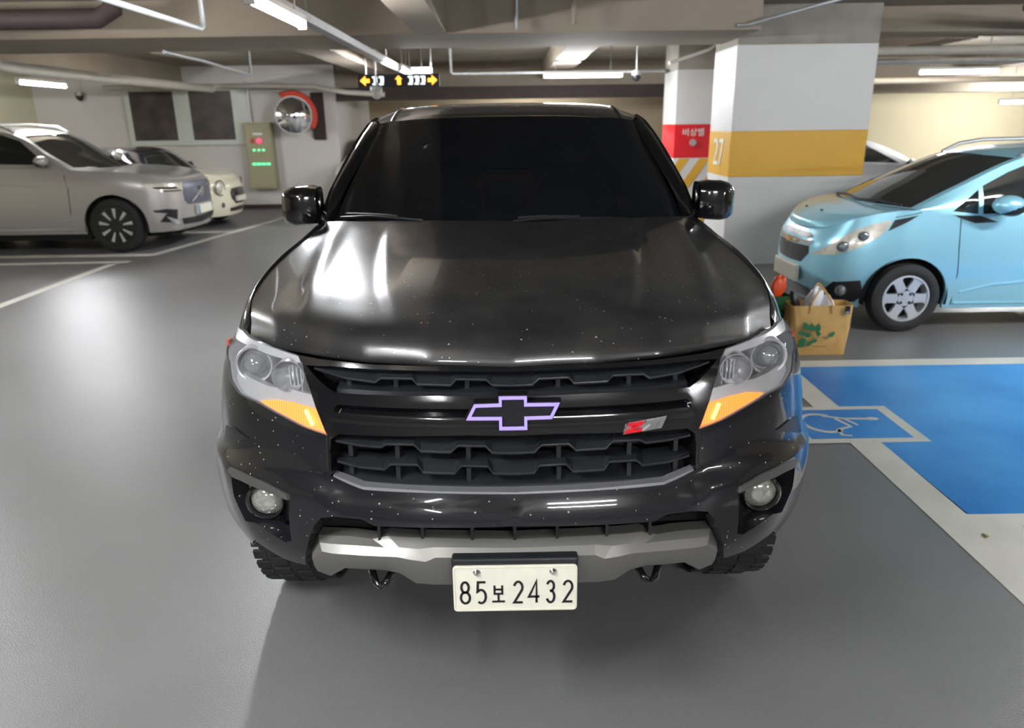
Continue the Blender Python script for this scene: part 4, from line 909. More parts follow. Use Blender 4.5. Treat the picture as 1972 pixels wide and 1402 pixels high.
# ------------------------------------------------------------------ parked cars
def lerpn(a,n): a=[a] if np.isscalar(a) else list(a); return np.interp(np.arange(n),np.linspace(0,n-1,len(a)),a)
class Car:
    def __init__(s,name,label,loc,rz,paintm,plan,levels,G,Cn,cat='car'):
        s.t=thing(name,loc,rz,label,cat); s.m=paintm; n=len(plan)
        s.B=offs_surf(plan,[(lerpn(z,n),list(lerpn(o,n))) for z,o in levels],sym0=True); s.J=len(levels)-1-1e-4; s.n=n-1-1e-4
        s.plan=plan; s.O=(0,plan[n//2][1],.6); s.L=plan[-1][1]; s.W=max(p[0] for p in plan)
        s.G=G; s.Cn=Cn
        cols=[]
        for g,c in zip(G,Cn):
            g=np.array(g,float);c=np.array([0,*c],float); cols.append([c,c*.62+g*.38+[0,-(c-g)[1]*-.22,(c-g)[2]*.22],c*.25+g*.75+[0,(c-g)[1]*.12,(c-g)[2]*.14],g])
        s.T=Surf([list(q) for q in zip(*cols)])
        rows=[]
        for g in G:
            u=s.ub(g[1]); b=s.B.ev(u,s.J); g=np.array(g,float); b=np.array([b[0],g[1],min(b[2],g[2]-.001)]); m_=(b+g)/2+[.018,0,0]; rows.append([b,m_,g])
        s.SG=Surf(rows,sym0=False)
    def ub(s,y,z=None):
        us=np.linspace(1.5,s.n,300); P=s.B.ev(us,np.full(300,s.J)); k=np.argmin(abs(P[:,1]-y)+ (P[:,0]<.3)*5); return float(us[k])
    def two(s,fn,name,m,parent=None,**kw):
        o=None
        for q in (1,-1):
            b=fn(MB()); b=b if q>0 else flipx(b); o=b.build(name,m,parent or s.t,**kw)
        return o
    def body(s,wheels,arch,zs,seam=()):
        y0,y1=wheels
        zc=s.wz
        # outline of the whole lower body in uv: bottom edge with wheel arches, then top edge
        o=[(1e-4,1e-4)]
        def run(a,b,n): return [(u,1e-4) for u in np.linspace(a,b,n)]
        def up(y,z): return tuple(s.B.side(y,z))
        A=[up(*p) for p in archpts(y0,zc,arch,s.a0,180-s.a0,20)]; D=[up(*p) for p in archpts(y1,zc,arch,s.a0,180-s.a0,20)]
        o=run(1e-4,A[0][0]-.02,26)+A+run(A[-1][0]+.02,D[0][0]-.02,20)+D+run(D[-1][0]+.02,s.n,20)+[(u,s.J) for u in np.linspace(s.n,1e-4,110)]
        s.bo=o
        b=panel(MB(),s.B,o,getattr(s,'holes',[]),sp=.05,how='uv',outc=s.O,back=.03)
        b.build('car_body',s.m,s.t,mirror=True,merge=1e-4,ang=45)
    def hood(s,uc,ucowl,prof,name='hood'):
        rings=[]; n=30
        for r in range(n+1):
            t=r/n; ue=uc+(ucowl-uc)*t; E=s.B.ev(ue,s.J); yc,zc=np.interp(t,[p[0] for p in prof],[p[1] for p in prof]),np.interp(t,[p[0] for p in prof],[p[2] for p in prof]); ring=[]
            for q in np.linspace(0,1,26):
                F=s.B.ev(uc*q,s.J); f=np.array([F[0]/max(1e-6,s.B.ev(uc,s.J)[0])*1.0,0,0])
                c=np.array([0,yc,zc]); k=q**2.2; base=np.array([E[0]*q,c[1]+(E[1]-c[1])*k,c[2]+(E[2]-c[2])*k])
                if t<.25:
                    w=(1-t/.25)**1.0; F0=s.B.ev(uc*q,s.J); base=F0*w+np.array([F0[0]*(1-(t/.25)*0)*w+base[0]*(1-w),base[1],base[2]])*(1-w)
                ring.append(tuple(base))
            rings.append(ring)
        return MB().loft(rings).build(name,s.m,s.t,mirror=True,merge=1e-4,ang=60)
    def tops(s,nws,nrear,glass,roofm,inset=.88,border=None):
        """nws: index in G where the roof starts; nrear: where it ends"""
        T=s.T; k=len(s.G)-1; e=1e-4
        def reg(b,u0,u1,v0,v1,off=0):
            rs=[]
            for u in np.linspace(u0,u1,14):
                vv=np.linspace(v0,v1,24); P=T.ev(np.full(24,u),vv); N=T.nrm(np.full(24,u),vv,s.O); rs.append(P+N*off)
            return b.loft(rs)
        U=3-e; ui=3*inset
        reg(MB(),0,ui,.04,nws-.05,-.004).build('windshield',glass,s.t,mirror=True,merge=1e-4,ang=80)
        b=MB(); reg(b,ui,U,0,nws-.05); reg(b,0,ui,-.0,.04); b.build('windshield_surround',s.m if border is None else border,s.t,mirror=True,merge=1e-4,ang=80)
        reg(MB(),0,U,nws-.05,nrear,0).build('roof',roofm,s.t,mirror=True,merge=1e-4,ang=80)
        reg(MB(),0,ui,nrear+.05,k-.15,-.004).build('rear_window',glass,s.t,mirror=True,merge=1e-4,ang=80)
        b=MB(); reg(b,ui,U,nrear,k-e); reg(b,0,ui,nrear,nrear+.05); reg(b,0,ui,k-.15,k-e); b.build('rear_surround',s.m,s.t,mirror=True,merge=1e-4,ang=80)
        # deck between rear window foot and body edge
        u1=s.ub(s.G[-1][1]); rs=[]
        for q in np.linspace(0,1,10):
            a=T.ev(U*(1-q),k-e); c=s.B.ev(s.n+(u1-s.n)*(1-q),s.J) if False else s.B.ev(u1+(s.n-u1)*q,s.J); rs.append([tuple(a),tuple((a+c)/2),tuple(c)])
        MB().loft(rs).build('rear_deck',s.m,s.t,mirror=True,merge=1e-4)
        # cowl strip between hood and windshield
    def sides(s,wins,glass,frame=None):
        k=len(s.G)-1
        def frame_(b):
            o=[(u,1e-4) for u in np.linspace(1e-4,k-1e-4,30)]+[(u,2-1e-4) for u in np.linspace(k-1e-4,1e-4,40)]
            H=[[tuple(s.SG.side(*p)) for p in dens(w,.08)] for w in wins]
            return panel(b,s.SG,o,H,sp=.08,how='uv',outc=s.O,back=.015)
        s.two(frame_,'window_frame',frame or s.m)
        for w in wins: s.two(lambda b,w=w: panel(b,s.SG,dens(w,.08),[],sp=.1,how='side',outc=s.O,off=-.008),'side_window',glass)
    def line(s,pts,r,name,m,how='side',off=.001,two=True,parent=None):
        cv=s.B.side if how=='side' else s.B.front
        def f(b):
            P=[]
            for p in pts:
                u=cv(*p); q=s.B.ev(*u)+s.B.nrm(u[0],u[1],s.O)*off; P.append(tuple(q))
            return b.tube(P,r,6)
        return s.two(f,name,m,parent)
    def patch(s,pts,name,m,how='side',off=.006,back=.02,two=True,parent=None,sp=.05,label=None,**kw):
        f=lambda b: panel(b,s.B,dens(pts,.04 if how!='uv' else .2),[],sp=sp,how=how,outc=s.O,off=off,back=back)
        if two: return s.two(f,name,m,parent,label=label,**kw)
        return f(MB()).build(name,m,parent or s.t,mirror=True,merge=1e-3,label=label,**kw)
    def inner(s):
        w=s.W
        b=MB(); b.box((-w+.28,.22,.2),(w-.28,s.L-.25,.62)); b.box((-w+.10,s.wy[0]+.42,.18),(w-.10,s.wy[1]-.42,.5)); b.build('underbody',M['seam'],s.t,smooth=False)
        for q in (1,-1):
            for y in s.wy:
                bb=MB().lathe([(s.arch+.0,-.26),(s.arch+.01,-.005)],(s.wx[0],y,s.wz),'x',24,a0=R(-10),a1=PI+R(10)); (bb if q>0 else flipx(bb)).build('wheel_liner',M['seam'],s.t)
def mirror_ear(c,x,y,z,m,sz=(.09,.06,.065),low=None):
    for q in (1,-1):
        o=bpy.data.objects.new('side_mirror',None); put(o,c.t)
        MB().ell((q*(x+.08),y,z),sz,20,12).build('mirror_cap',m,o)
        MB().tube([(q*(x-.06),y+.03,z-.07),(q*(x+.04),y+.01,z-.05)],.025,8).build('mirror_arm',M['satin'],o)
        MB().ell((q*(x+.08),y+.02,z-.02),(sz[0]*.97,sz[1]*.9,sz[2]*.9),16,10).build('mirror_base',M['satin'],o)
M['spark']=paint('light_blue_paint',srgb(146,204,222),.32,.35,coat=.9)
M['volvo']=paint('silver_beige_paint',srgb(176,172,168),.34,.45,coat=.9)
M['cream']=paint('cream_paint',srgb(226,220,196),.3,0,coat=.9)
M['silverc']=paint('silver_paint',srgb(178,178,180),.34,.4,coat=.9)
M['whitec']=paint('white_paint',srgb(214,212,208),.3,0,coat=.9)
M['blackroof']=paint('black_roof_paint',srgb(24,25,30),.2,0,coat=1)
M['hlclear']=mat('headlight_clear',srgb(226,220,204),.2,metal=.1,coat=1,noise=.35,nscale=14)
M['rail']=mat('roof_rail_silver',srgb(196,198,200),.3,metal=.7,noise=.05)
M['gold']=mat('gold_badge',srgb(206,160,86),.25,metal=.6,noise=.1)
M['glassg']=mat('car_window_glass',(.015,.018,.018),.03,spec=.6,coat=.5)
# ---------- light blue hatchback
pl_=[(0,0),(.25,.012),(.46,.06),(.61,.16),(.70,.30),(.75,.47),(.785,.70),(.79,1.1),(.79,1.8),(.785,2.6),(.75,3.1),(.68,3.4),(.45,3.56),(0,3.6)]
c=Car('compact_hatchback','light blue small hatchback with silver six-spoke wheels and roof rails, parked on the right',(2.58,5.02,0),-PI/2,M['spark'],pl_,
 [([.19,.19,.19,.19],[.07,.05,.05]),([.33,.33,.33],[.015,.02,.02,.015]),([.48,.48],[.0]),([.60,.62,.64,.64],[.01,0,0]),([.70,.72,.76,.80,.80,.80,.80],[.03,.015,.01,.01]),([.79,.80,.83,.885,.94,.98,1.0,.955,.965,1.0,1.03,1.02,1.0,.98],[.075,.08,.085,.08,.06,.05,.035,.03,.03,.03,.04,.05,.06,.06])],
 [(.715,.70,1.005),(.672,1.05,1.17),(.60,1.58,1.39),(.575,2.1,1.46),(.57,2.8,1.455),(.55,3.2,1.37),(.64,3.45,1.02)],
 [(.52,1.01),(.87,1.19),(1.42,1.42),(2.1,1.49),(2.8,1.485),(3.28,1.39),(3.56,1.0)])
c.wz=.287; c.a0=-10; c.arch=.335; c.wy=(.70,3.075); c.wx=(.785,)
c.body((.70,3.075),.335,.19); c.inner()
uc=3.1; ucw=c.ub(.70)
c.hood(uc,ucw,[(0,.02,.80),(.25,.06,.865),(.5,.18,.93),(.75,.33,.975),(1,.52,1.01)])
c.tops(2,4,M['glassg'],M['spark'],.90)
w1=[(.99,.99),(1.20,.965),(1.20,1.155)]; w2=[(1.235,.965),(2.02,.985),(2.0,1.39),(1.70,1.375),(1.45,1.285),(1.235,1.18)]; w3=[(2.09,.99),(2.75,1.02),(2.98,1.12),(2.78,1.33),(2.5,1.39),(2.08,1.39)]
c.sides([w1,w2,w3],M['glassg'])
c.patch([(.965,.985),(1.21,.955),(1.36,.90),(1.18,.895),(1.04,.94)],'mirror_triangle',M['satin'],off=.004)
hlp=[(.035,.60),(.12,.70),(.25,.82),(.38,.885),(.53,.925),(.50,.86),(.44,.79),(.30,.70),(.16,.63)]
hh=c.patch(hlp,'headlight',M['hlclear'],off=.006,sp=.03)
c.patch([(.545,.925),(.72,.962),(.64,.91),(.50,.835),(.515,.86)],'headlight_corner',M['satin'],off=.005)
for q in (1,-1):
    for (yy,zz,rr_) in ((.20,.70,.055),(.33,.79,.05)):
        u=c.B.side(yy,zz); P=c.B.ev(*u); N_=c.B.nrm(*u,c.O); P=P+N_*.012; bb=MB().ell(tuple(P),(rr_*.5,rr_,rr_*.8),16,10); (bb if q>0 else flipx(bb)).build('lamp_reflector',M['bulb'],hh.parent)
def front_poly(c,pts,name,m,off=.006,back=.02,**kw):
    return c.patch([(max(x,.001),z) for x,z in pts],name,m,how='front',off=off,back=back,two=False,**kw)
front_poly(c,[(.001,.50),(.25,.51),(.345,.60),(.33,.66),(.20,.655),(.001,.645)],'lower_grille',M['satin'])
front_poly(c,[(.001,.715),(.27,.72),(.33,.745),(.25,.765),(.001,.765)],'upper_grille',M['satin'])
front_poly(c,[(.001,.655),(.33,.67),(.37,.70),(.36,.715),(.30,.70),(.001,.70)],'chrome_bar',M['chromed'],off=.012)
front_poly(c,[(.001,.775),(.2,.777),(.2,.783),(.001,.783)],'hood_chrome',M['chromed'],off=.01)
front_poly(c,[(.001,.20),(.42,.21),(.36,.30),(.001,.31)],'lower_intake',M['satin'])
c.patch([(.09,.27),(.16,.40),(.34,.43),(.38,.30),(.33,.24),(.16,.21)],'fog_pocket',M['satin'],off=.005)
for q in (1,-1):
    u=c.B.side(.22,.33); P=c.B.ev(*u); MB().ell((q*float(P[0]),float(P[1]),float(P[2])),(.045,.05,.05),16,10).build('fog_light',M['bulb'],c.t)
bt=MB(); s_=.62; bt.prism([(a*s_,(z-1.0045)*s_+.682) for a,z in E_],lambda a,z,d:(a,-.018-d,z),0,.012); bt.build('bowtie_emblem',M['gold'],c.t,smooth=False,bevel=.002,label='gold bowtie emblem')
p_=MB().box((-.26,-.035,.335),(.26,.0,.485)).build('number_plate',M['plate'],c.t,smooth=False,bevel=.004)
c.line([(1.06,.93),(1.07,.7),(1.09,.5),(1.10,.22)],.004,'door_seam',M['seam']); c.line([(2.06,.96),(2.05,.6),(2.06,.22)],.004,'door_seam',M['seam'])
c.line([(.55,.945),(.66,.965),(.74,.985)],.003,'fender_seam',M['seam'])
c.line([(1.14,.33),(1.40,.395),(1.75,.42),(2.6,.42)],.014,'side_crease',M['spark'],off=-.004)
c.line([(1.12,.235),(2.7,.235)],.012,'sill_line',M['spark'],off=.0)
mirror_ear(c,.83,1.33,1.05,M['spark'],(.09,.125,.075))
for q in (1,-1): MB().tube([(q*.565,1.58,1.40),(q*.56,1.72,1.47),(q*.56,1.95,1.505),(q*.56,2.6,1.51),(q*.56,2.95,1.46)],.018,10).build('roof_rail',M['rail'],c.t)
for q in (1,-1):
    wheel('wheel',c.t,(q*.715,.70,.287),.287,.165,.19,'six',M['rims'],q); wheel('wheel',c.t,(q*.715,3.075,.287),.287,.165,.19,'six',M['rims'],q)
for x in (-.22,.12): MB().ell((x,.20,.945),(.016,.012,.008)).build('washer_nozzle',M['satin'],c.t)
for pts in ([(-.52,.60,1.03),(-.2,.56,1.05),(.1,.53,1.03)],[(.1,.52,1.03),(.4,.56,1.05),(.62,.64,1.03)]): MB().tube(pts,.012,6).build('wiper',M['satin'],c.t)
spark=c
# ---------- silver suv
pl_=[(0,0),(.35,.02),(.62,.08),(.80,.20),(.89,.36),(.93,.55),(.955,.88),(.96,1.5),(.96,2.6),(.96,3.6),(.94,4.3),(.90,4.7),(.6,4.9),(0,4.95)]
c=Car('sport_utility_vehicle','silver-beige large SUV with dark ten-spoke wheels, parked at the left edge',(-4.74,10.02,0),PI/2,M['volvo'],pl_,
 [([.27],[.06,.05,.05]),([.42],[.01,.015]),([.62],[0]),([.80],[.01,0,0]),([.93,.94,.98,.98,.98],[.03,.01,.01]),([.99,1.0,1.01,1.04,1.08,1.11,1.14,1.17,1.20,1.22,1.24,1.2,1.2,1.2],[.08,.08,.09,.09,.08,.07,.06,.05,.05,.05,.06,.07,.08,.08])],
 [(.86,1.40,1.165),(.80,1.80,1.40),(.71,2.20,1.64),(.67,2.8,1.73),(.67,4.0,1.72),(.64,4.45,1.65),(.80,4.80,1.22)],
 [(1.18,1.16),(1.62,1.39),(2.05,1.67),(2.8,1.765),(4.0,1.76),(4.52,1.68),(4.88,1.2)])
c.wz=.385; c.a0=-8; c.arch=.44; c.wy=(.90,3.88); c.wx=(.95,)
c.body((.90,3.88),.44,.27); c.inner()
c.hood(3.2,c.ub(1.40),[(0,.02,.99),(.25,.08,1.04),(.5,.35,1.09),(.75,.75,1.13),(1,1.18,1.16)])
c.tops(2,4,M['glassg'],M['volvo'],.90)
c.sides([[(1.74,1.24),(2.75,1.27),(2.74,1.65),(2.42,1.655),(2.15,1.57)],[(2.82,1.27),(3.65,1.29),(3.62,1.64),(2.82,1.66)],[(3.72,1.3),(4.3,1.32),(4.15,1.60),(3.70,1.64)]],M['tintdark'])
hp=[(.04,.83),(.04,.945),(.20,.96),(.42,.96),(.40,.91),(.22,.83)]
c.patch(hp,'headlight',M['hlclear']); c.patch([(.08,.87),(.10,.90),(.33,.915),(.30,.89)],'lamp_bar',M['seam'],off=.012); c.patch([(.06,.835),(.07,.855),(.22,.86),(.20,.84)],'lamp_bar',M['seam'],off=.012)
g=bpy.data.objects.new('grille',None); put(g,c.t)
front_poly(c,[(.001,.62),(.42,.63),(.50,.70),(.50,.90),(.46,.945),(.001,.95)],'grille_mesh',mat('grille_grey',srgb(112,114,128),.35,metal=.5,noise=.3,nscale=60),off=.01,parent=g)
def diag(b):
    P=[NOSE.ev(0,0)]
    u=c.B.front(.38,.66); v=c.B.front(.38,.92); a=c.B.ev(*u);d=c.B.ev(*v); b.tube([(-a[0],a[1]-.03,a[2]),(d[0],d[1]-.03,d[2])],.016,8); return b
diag(MB()).build('diagonal_bar',M['chromed'],g); MB().lathe([(.001,-.02),(.07,-.015),(.08,0),(.08,.02)],(0,-.02,.79),'y',24).build('round_badge',M['chromed'],g)
MB().box((-.26,-.05,.47),(.26,.0,.60)).build('number_plate',M['plate'],c.t,smooth=False,bevel=.004)
MB().box((-.258,-.053,.473),(-.215,-.049,.597)).build('plate_stripe',M['blue'],c.t,smooth=False)
c.patch([(.12,.40),(.10,.58),(.20,.60),(.36,.59),(.34,.56),(.20,.54),(.30,.42)],'bumper_vent',M['satin'],off=.006); c.patch([(.10,.37),(.12,.44),(.22,.50),(.16,.38)],'vent_trim',M['chromed'],off=.014)
front_poly(c,[(.001,.33),(.55,.35),(.60,.44),(.001,.43)],'lower_intake',M['satin'])
c.line([(1.52,1.1),(1.48,.9),(1.50,.6),(1.56,.30)],.005,'door_seam',M['seam']); c.line([(2.79,1.2),(2.78,.6),(2.80,.30)],.005,'door_seam',M['seam'])
c.line([(1.45,.93),(2.4,.97),(4.3,1.0)],.012,'shoulder_crease',M['volvo'],off=-.006)
c.line([(1.42,.34),(3.3,.34)],.022,'sill_trim',M['rail'],off=-.002); c.line([(1.50,.49),(1.62,.47)],.016,'door_badge',M['rail'],off=0.0)
mirror_ear(c,.98,1.72,1.30,M['volvo'],(.12,.08,.07))
for q in (1,-1):
    MB().tube([(q*.68,2.25,1.68),(q*.67,2.4,1.76),(q*.66,2.8,1.80),(q*.66,4.0,1.79),(q*.65,4.3,1.72)],.018,8).build('roof_rail',M['rail'],c.t)
    MB().box((q*.955-.01,2.55,1.03),(q*.955+.015,2.73,1.06)).build('door_handle',M['rail'],c.t,smooth=False)
    for y in (.90,3.88): 
        W_=wheel('wheel',c.t,(q*.84,y,.385),.385,.235,.265,'five2',M['rims'],q)
        MB().lathe([(.001,.095*q),(.26,.095*q),(.26,.08*q)],(0,0,0),'x',28).build('dark_rim_face',M['gloss'],W_)
# ---------- cream small car with black roof
pl_=[(0,0),(.25,.015),(.45,.07),(.62,.18),(.72,.32),(.79,.5),(.83,.8),(.84,1.3),(.845,2.0),(.84,2.9),(.80,3.3),(.72,3.6),(.45,3.8),(0,3.84)]
c=Car('small_car','cream small car with a black roof, round nose beyond the silver SUV',(-4.93,12.25,0),PI/2,M['cream'],pl_,
 [([.2],[.07,.05]),([.34],[.015,.02]),([.5],[0]),([.64],[.01,0]),([.76,.78,.82,.82],[.04,.02,.015]),([.83,.84,.88,.92,.95,.97,.98,.97,.97,.98,.98,.97,.95,.95],[.10,.10,.10,.09,.08,.07,.05,.04,.04,.04,.05,.06,.07,.07])],
 [(.74,1.0,.985),(.70,1.2,1.14),(.64,1.48,1.33),(.62,2.0,1.38),(.62,2.9,1.36),(.61,3.3,1.28),(.68,3.6,.98)],
 [(.86,1.0),(1.08,1.17),(1.38,1.37),(2.0,1.41),(2.9,1.40),(3.35,1.30),(3.68,.96)])
c.wz=.30; c.a0=-8; c.arch=.35; c.wy=(.72,3.2); c.wx=(.83,)
c.body((.72,3.2),.35,.2); c.inner()
c.hood(3.2,c.ub(1.0),[(0,.02,.84),(.25,.10,.90),(.5,.35,.945),(.75,.6,.975),(1,.86,1.0)])
c.tops(2,4,M['glassg'],M['blackroof'],.92,M['blackroof'])
c.sides([[(1.28,1.02),(2.15,1.02),(2.14,1.31),(1.60,1.315)],[(2.22,1.02),(3.1,1.03),(2.98,1.27),(2.22,1.30)]],M['tintdark'],M['blackroof'])
front_poly(c,[(.001,.40),(.22,.41),(.33,.50),(.345,.60),(.29,.67),(.001,.68)],'grille',M['gloss'],off=.012)
front_poly(c,[(.001,.27),(.36,.28),(.37,.34),(.001,.35)],'lower_intake',M['gloss'],off=.01)
MB().box((-.2,-.05,.44),(.2,-.0,.53)).build('number_plate',M['plate'],c.t,smooth=False,bevel=.004)
for q in (1,-1):
    u=c.B.front(.56,.70); P=c.B.ev(*u); MB().ell((q*P[0],P[1]+.02,P[2]),(.11,.07,.13),20,12).build('headlight',M['hlclear'],c.t); MB().tube([(q*(P[0]+.11*math.cos(a)),P[1]-.02+.03*math.sin(a)*0+.04*(math.cos(a)*1 if True else 0),P[2]+.13*math.sin(a)) for a in np.linspace(0,2*PI,24,endpoint=False)],.010,6,closed=True).build('headlight_ring',M['gloss'],c.t)
    u=c.B.front(.52,.40); P=c.B.ev(*u); MB().ell((q*P[0],P[1]+.01,P[2]),(.05,.03,.05),16,10).build('fog_light',M['bulb'],c.t)
    for y in (.72,3.2): wheel('wheel',c.t,(q*.74,y,.30),.30,.19,.20,'truck',M['rimd'],q)
mirror_ear(c,.88,1.22,1.04,M['blackroof'])
# ---------- silver saloon behind the pillar
pl_=[(0,0),(.35,.02),(.6,.09),(.76,.22),(.83,.4),(.87,.65),(.89,1.0),(.90,1.6),(.90,2.6),(.89,3.4),(.86,4.0),(.8,4.35),(.5,4.48),(0,4.5)]
c=Car('saloon_car','silver saloon behind the thick white pillar, only its roof and window showing',(8.02,11.3,0),PI/2,M['silverc'],pl_,
 [([.2],[.07,.05]),([.36],[.01]),([.52],[0]),([.66],[.01,0]),([.76,.82,.82],[.03,.015]),([.80,.82,.86,.89,.92,.94,.96,1.0,1.03,1.06,1.06,1.05,1.04,1.03],[.09,.08,.07,.06,.06])],
 [(.78,1.35,.985),(.70,1.75,1.20),(.60,2.15,1.37),(.58,2.6,1.42),(.58,3.1,1.41),(.60,3.6,1.24),(.68,4.0,1.07)],
 [(1.15,1.0),(1.6,1.22),(2.05,1.40),(2.6,1.455),(3.1,1.44),(3.65,1.26),(4.1,1.06)])
c.wz=.32; c.a0=-8; c.arch=.37; c.wy=(.88,3.6); c.wx=(.89,)
c.body((.88,3.6),.37,.2); c.inner(); c.hood(3.2,c.ub(1.35),[(0,.02,.80),(.25,.1,.86),(.5,.4,.92),(1,1.15,1.0)])
c.tops(2,4,M['glassg'],M['silverc'],.9); c.sides([[(1.72,1.03),(2.55,1.06),(2.54,1.35),(2.25,1.33)],[(2.62,1.07),(3.5,1.1),(3.1,1.34),(2.62,1.36)]],M['tintdark'])
front_poly(c,[(.001,.5),(.4,.52),(.45,.66),(.001,.68)],'grille',M['gloss']); c.patch([(.06,.62),(.10,.73),(.40,.80),(.34,.70)],'headlight',M['hlclear'])
mirror_ear(c,.92,1.62,1.04,M['silverc'])
for q in (1,-1):
    for y in (.88,3.6): wheel('wheel',c.t,(q*.79,y,.32),.32,.2,.21,'truck',M['rims'],q)
c.patch([(4.15,.80),(4.2,.98),(4.4,.98),(4.4,.82)],'tail_lamp',M['redp'])
# ---------- white car behind the pickup
c=Car('saloon_car','pale grey car facing the camera, mostly hidden behind the pickup near the grey wall',(-2.72,13.6,0),0,M['whitec'],pl_,
 [([.2],[.07,.05]),([.36],[.01]),([.52],[0]),([.66],[.01,0]),([.76,.82,.82],[.03,.015]),([.80,.82,.86,.89,.92,.94,.96,1.0,1.03,1.06,1.06,1.05,1.04,1.03],[.09,.08,.07,.06,.06])],
 [(.78,1.25,.985),(.70,1.6,1.20),(.62,1.95,1.40),(.60,2.6,1.46),(.60,3.3,1.45),(.62,3.8,1.3),(.70,4.1,1.07)],
 [(1.05,1.0),(1.45,1.22),(1.85,1.43),(2.6,1.49),(3.3,1.48),(3.85,1.32),(4.2,1.06)])
c.wz=.32; c.a0=-8; c.arch=.37; c.wy=(.88,3.6); c.wx=(.89,)
c.body((.88,3.6),.37,.2); c.inner(); c.hood(3.2,c.ub(1.25),[(0,.02,.80),(.25,.1,.86),(.5,.4,.92),(1,1.05,1.0)])
c.tops(2,4,M['glassg'],M['whitec'],.9); c.sides([[(1.65,1.03),(2.55,1.06),(2.54,1.38),(2.1,1.37)],[(2.62,1.07),(3.6,1.1),(3.3,1.36),(2.62,1.39)]],M['tintdark'])
front_poly(c,[(.001,.48),(.42,.50),(.5,.66),(.001,.68)],'grille',M['gloss']); c.patch([(.06,.62),(.10,.73),(.40,.80),(.34,.70)],'headlight',M['hlclear'])
mirror_ear(c,.92,1.5,1.04,M['whitec'])
for q in (1,-1):
    for y in (.88,3.6): wheel('wheel',c.t,(q*.79,y,.32),.32,.2,.21,'truck',M['rims'],q)
# ------------------------------------------------------------------ shopping bag and what it holds
M['kraft']=mat('kraft_cloth',srgb(206,164,98),.75,noise=.10,nscale=14,bump=.35,bscale=25)
M['leafg']=mat('leaf_print',srgb(38,112,72),.7,noise=.12)
M['film']=mat('white_film',srgb(226,226,230),.35,noise=.06,bump=.3,bscale=12)
M['greenc']=mat('green_cloth',srgb(34,92,48),.7,noise=.25,bump=.3,bscale=20)
M['orangec']=mat('orange_wrap',srgb(226,84,36),.4,noise=.15)
bag=thing('shopping_bag',(2.345,3.73,0),R(-1),'tan reusable shopping bag with a printed green leaf sprig, standing before the light blue hatchback','bag')
def rrect(w,d,z,jit,seed):
    rg=[];rnd=random.Random(seed)
    for k in range(44):
        a=2*PI*k/44; ca,sa=math.cos(a),math.sin(a); rg.append((w*abs(ca)**.22*(1 if ca>0 else -1),d*abs(sa)**.30*(1 if sa>0 else -1)+jit*math.sin(k*1.7+z*23),z))
    return rg
rings=[rrect(.205+.03*(z/.4),.10+.008*math.sin(z*9),z,.0025,1) for z in np.linspace(.002,.385,12)]
rings+=[rrect(.228+.0,.098,z,.0025,1) for z in (.383,.30,.2)]
MB().loft(rings,closed_v=True).add(rings[0],[tuple(range(43,-1,-1))]).build('bag_body',M['kraft'],bag,ang=70)
bfn=lambda a,z,d:(a*(1+.18*z),-.1165-d-.010*math.sin(z*9)*.8,z)
def leaf(b,x,z,a,L,w):
    ca,sa=math.cos(R(a)),math.sin(R(a)); P=[]
    for t in np.linspace(0,1,9): P.append((t*L,w*math.sin(PI*t**.85)))
    for t in np.linspace(1,0,9)[1:-1]: P.append((t*L,-w*math.sin(PI*t**.85)))
    b.prism([(x+p*ca-q*sa,z+p*sa+q*ca) for p,q in P],bfn,0,.0015)
for x,z,a,L,w in ((-.105,.205,118,.062,.015),(-.075,.195,98,.060,.014),(-.040,.185,82,.066,.016),(-.115,.178,172,.055,.014),(-.078,.160,168,.052,.013),(-.105,.128,188,.058,.013),(-.115,.110,215,.058,.014),(-.068,.122,235,.050,.012),(-.022,.155,100,.040,.011),(-.030,.130,205,.048,.010),(.055,.150,48,.050,.011)):
    q=MB(); leaf(q,x,z,a,L*1.12,w*1.45); q.build('printed_leaf',M['leafg'],bag,smooth=False)
b=MB(); ribbon(b,[(-.16,.12),(-.10,.13),(-.04,.145),(.0,.15),(.04,.14),(.075,.165)],.003,bfn,0,.0015); b.build('printed_stem',M['leafg'],bag,smooth=False)
b=MB(); ribbon(b,[(-.06,.075),(.04,.078)],.006,bfn,0,.0012); b.build('printed_line',mat('faded_print',srgb(150,128,66),.7,noise=.3,nscale=120),bag,smooth=False)
MB().box((.155,-.118,.325),(.190,-.1125,.385)).build('dark_tag',M['blk'],bag,smooth=False); MB().box((.158,-.1195,.328),(.186,-.1178,.345)).build('grey_tag_stripe',M['galv'],bag,smooth=False)
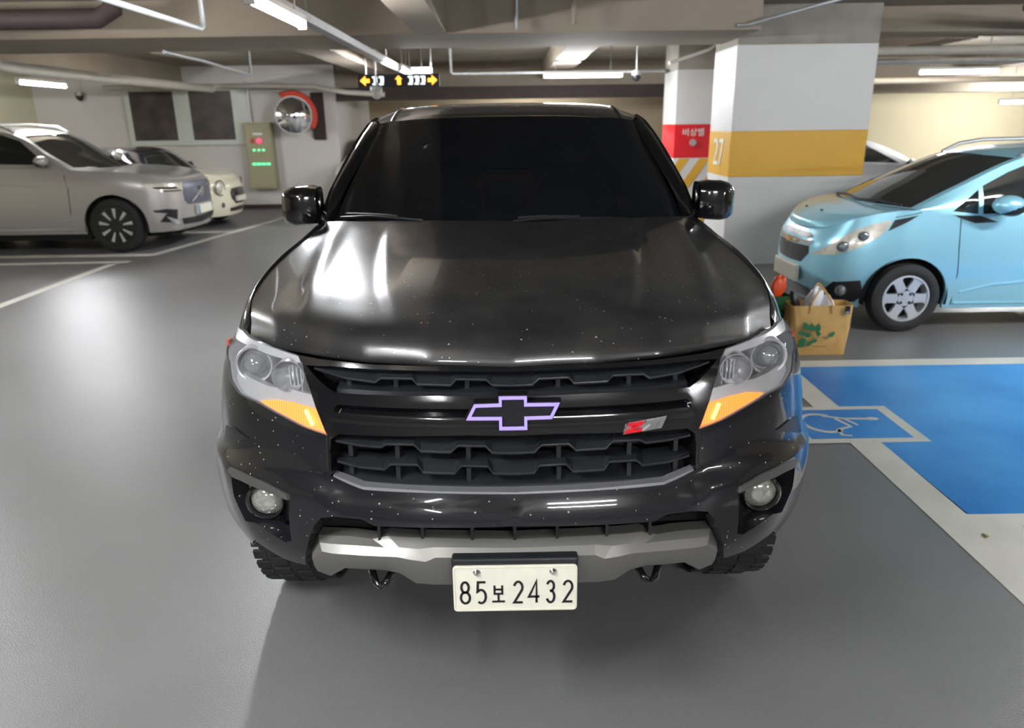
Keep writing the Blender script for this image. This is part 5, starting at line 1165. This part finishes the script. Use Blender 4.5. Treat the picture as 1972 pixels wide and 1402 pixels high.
for y,x0 in ((-.105,-.02),(.09,.03)):
    pts=spl([(x0-.085,y,.33),(x0-.075,y+.004,.40),(x0-.04,y+.02,.47),(x0+.0,y+.03,.515),(x0+.05,y+.02,.47),(x0+.085,y+.004,.40),(x0+.095,y,.33)],5)
    MB().loft([[(p[0]-.0,p[1]-.003,p[2]),(p[0],p[1]+.003,p[2]),(p[0]*.86+.14*x0,p[1]+.003,p[2]-.016 if p[2]>.42 else p[2]),(p[0]*.86+.14*x0,p[1]-.003,p[2]-.016 if p[2]>.42 else p[2])] for p in pts],closed_v=True,caps=True).build('bag_handle',M['kraft'],bag)
def lump(name,c,rad,m,label,cat,seed,rot=0):
    rnd=random.Random(seed); ph=[rnd.uniform(0,6) for _ in range(6)]; rings=[]
    for i in range(15):
        a=-PI/2+PI*i/14
        ring=[]
        for j in range(26):
            t=2*PI*j/26; k=1+.10*math.sin(3*t+ph[0]+2*a)+.07*math.sin(5*t+ph[1])*math.cos(4*a+ph[2]); ring.append((rad[0]*k*math.cos(a)*math.cos(t),rad[1]*k*math.cos(a)*math.sin(t),rad[2]*k*math.sin(a)))
        rings.append(ring)
    o=MB().loft(rings,closed_v=True).build(name,m,None,label=label,cat=cat); o.location=c; o.rotation_euler=(0,R(rot),R(rot*.5)); return o
lump('plastic_bag',(2.30,3.735,.385),(.062,.055,.12),M['film'],'crumpled white plastic bag poking out of the tan shopping bag','bag',3,18)
lump('plastic_bag',(2.425,3.75,.36),(.045,.035,.08),M['film'],'smaller white plastic bag by the right handle of the tan shopping bag','bag',5,-12)
lump('snack_packet',(2.175,3.765,.395),(.028,.035,.075),mat('dark_packet',srgb(40,38,40),.35,noise=.2),'dark packet sticking out at the left of the tan shopping bag','packet',8,-25)
gb=thing('shopping_bag',(2.06,3.98,0),R(8),'green cloth bag half hidden behind the tan bag and the pickup headlight','bag')
r2=[rrect(.13+.03*z,.09,z,.004,2) for z in np.linspace(.002,.40,8)]; MB().loft(r2,closed_v=True).add(r2[0],[tuple(range(43,-1,-1))]).build('bag_body',M['greenc'],gb,ang=70)
lump('snack_packet',(2.105,3.97,.45),(.06,.05,.10),M['orangec'],'bright orange packet on top of the green bag','packet',11,20)
lump('snack_packet',(1.985,3.99,.43),(.045,.05,.08),mat('pale_packet',srgb(216,206,204),.4,noise=.15),'pale packet on the green bag, left of the orange one','packet',12,-15)
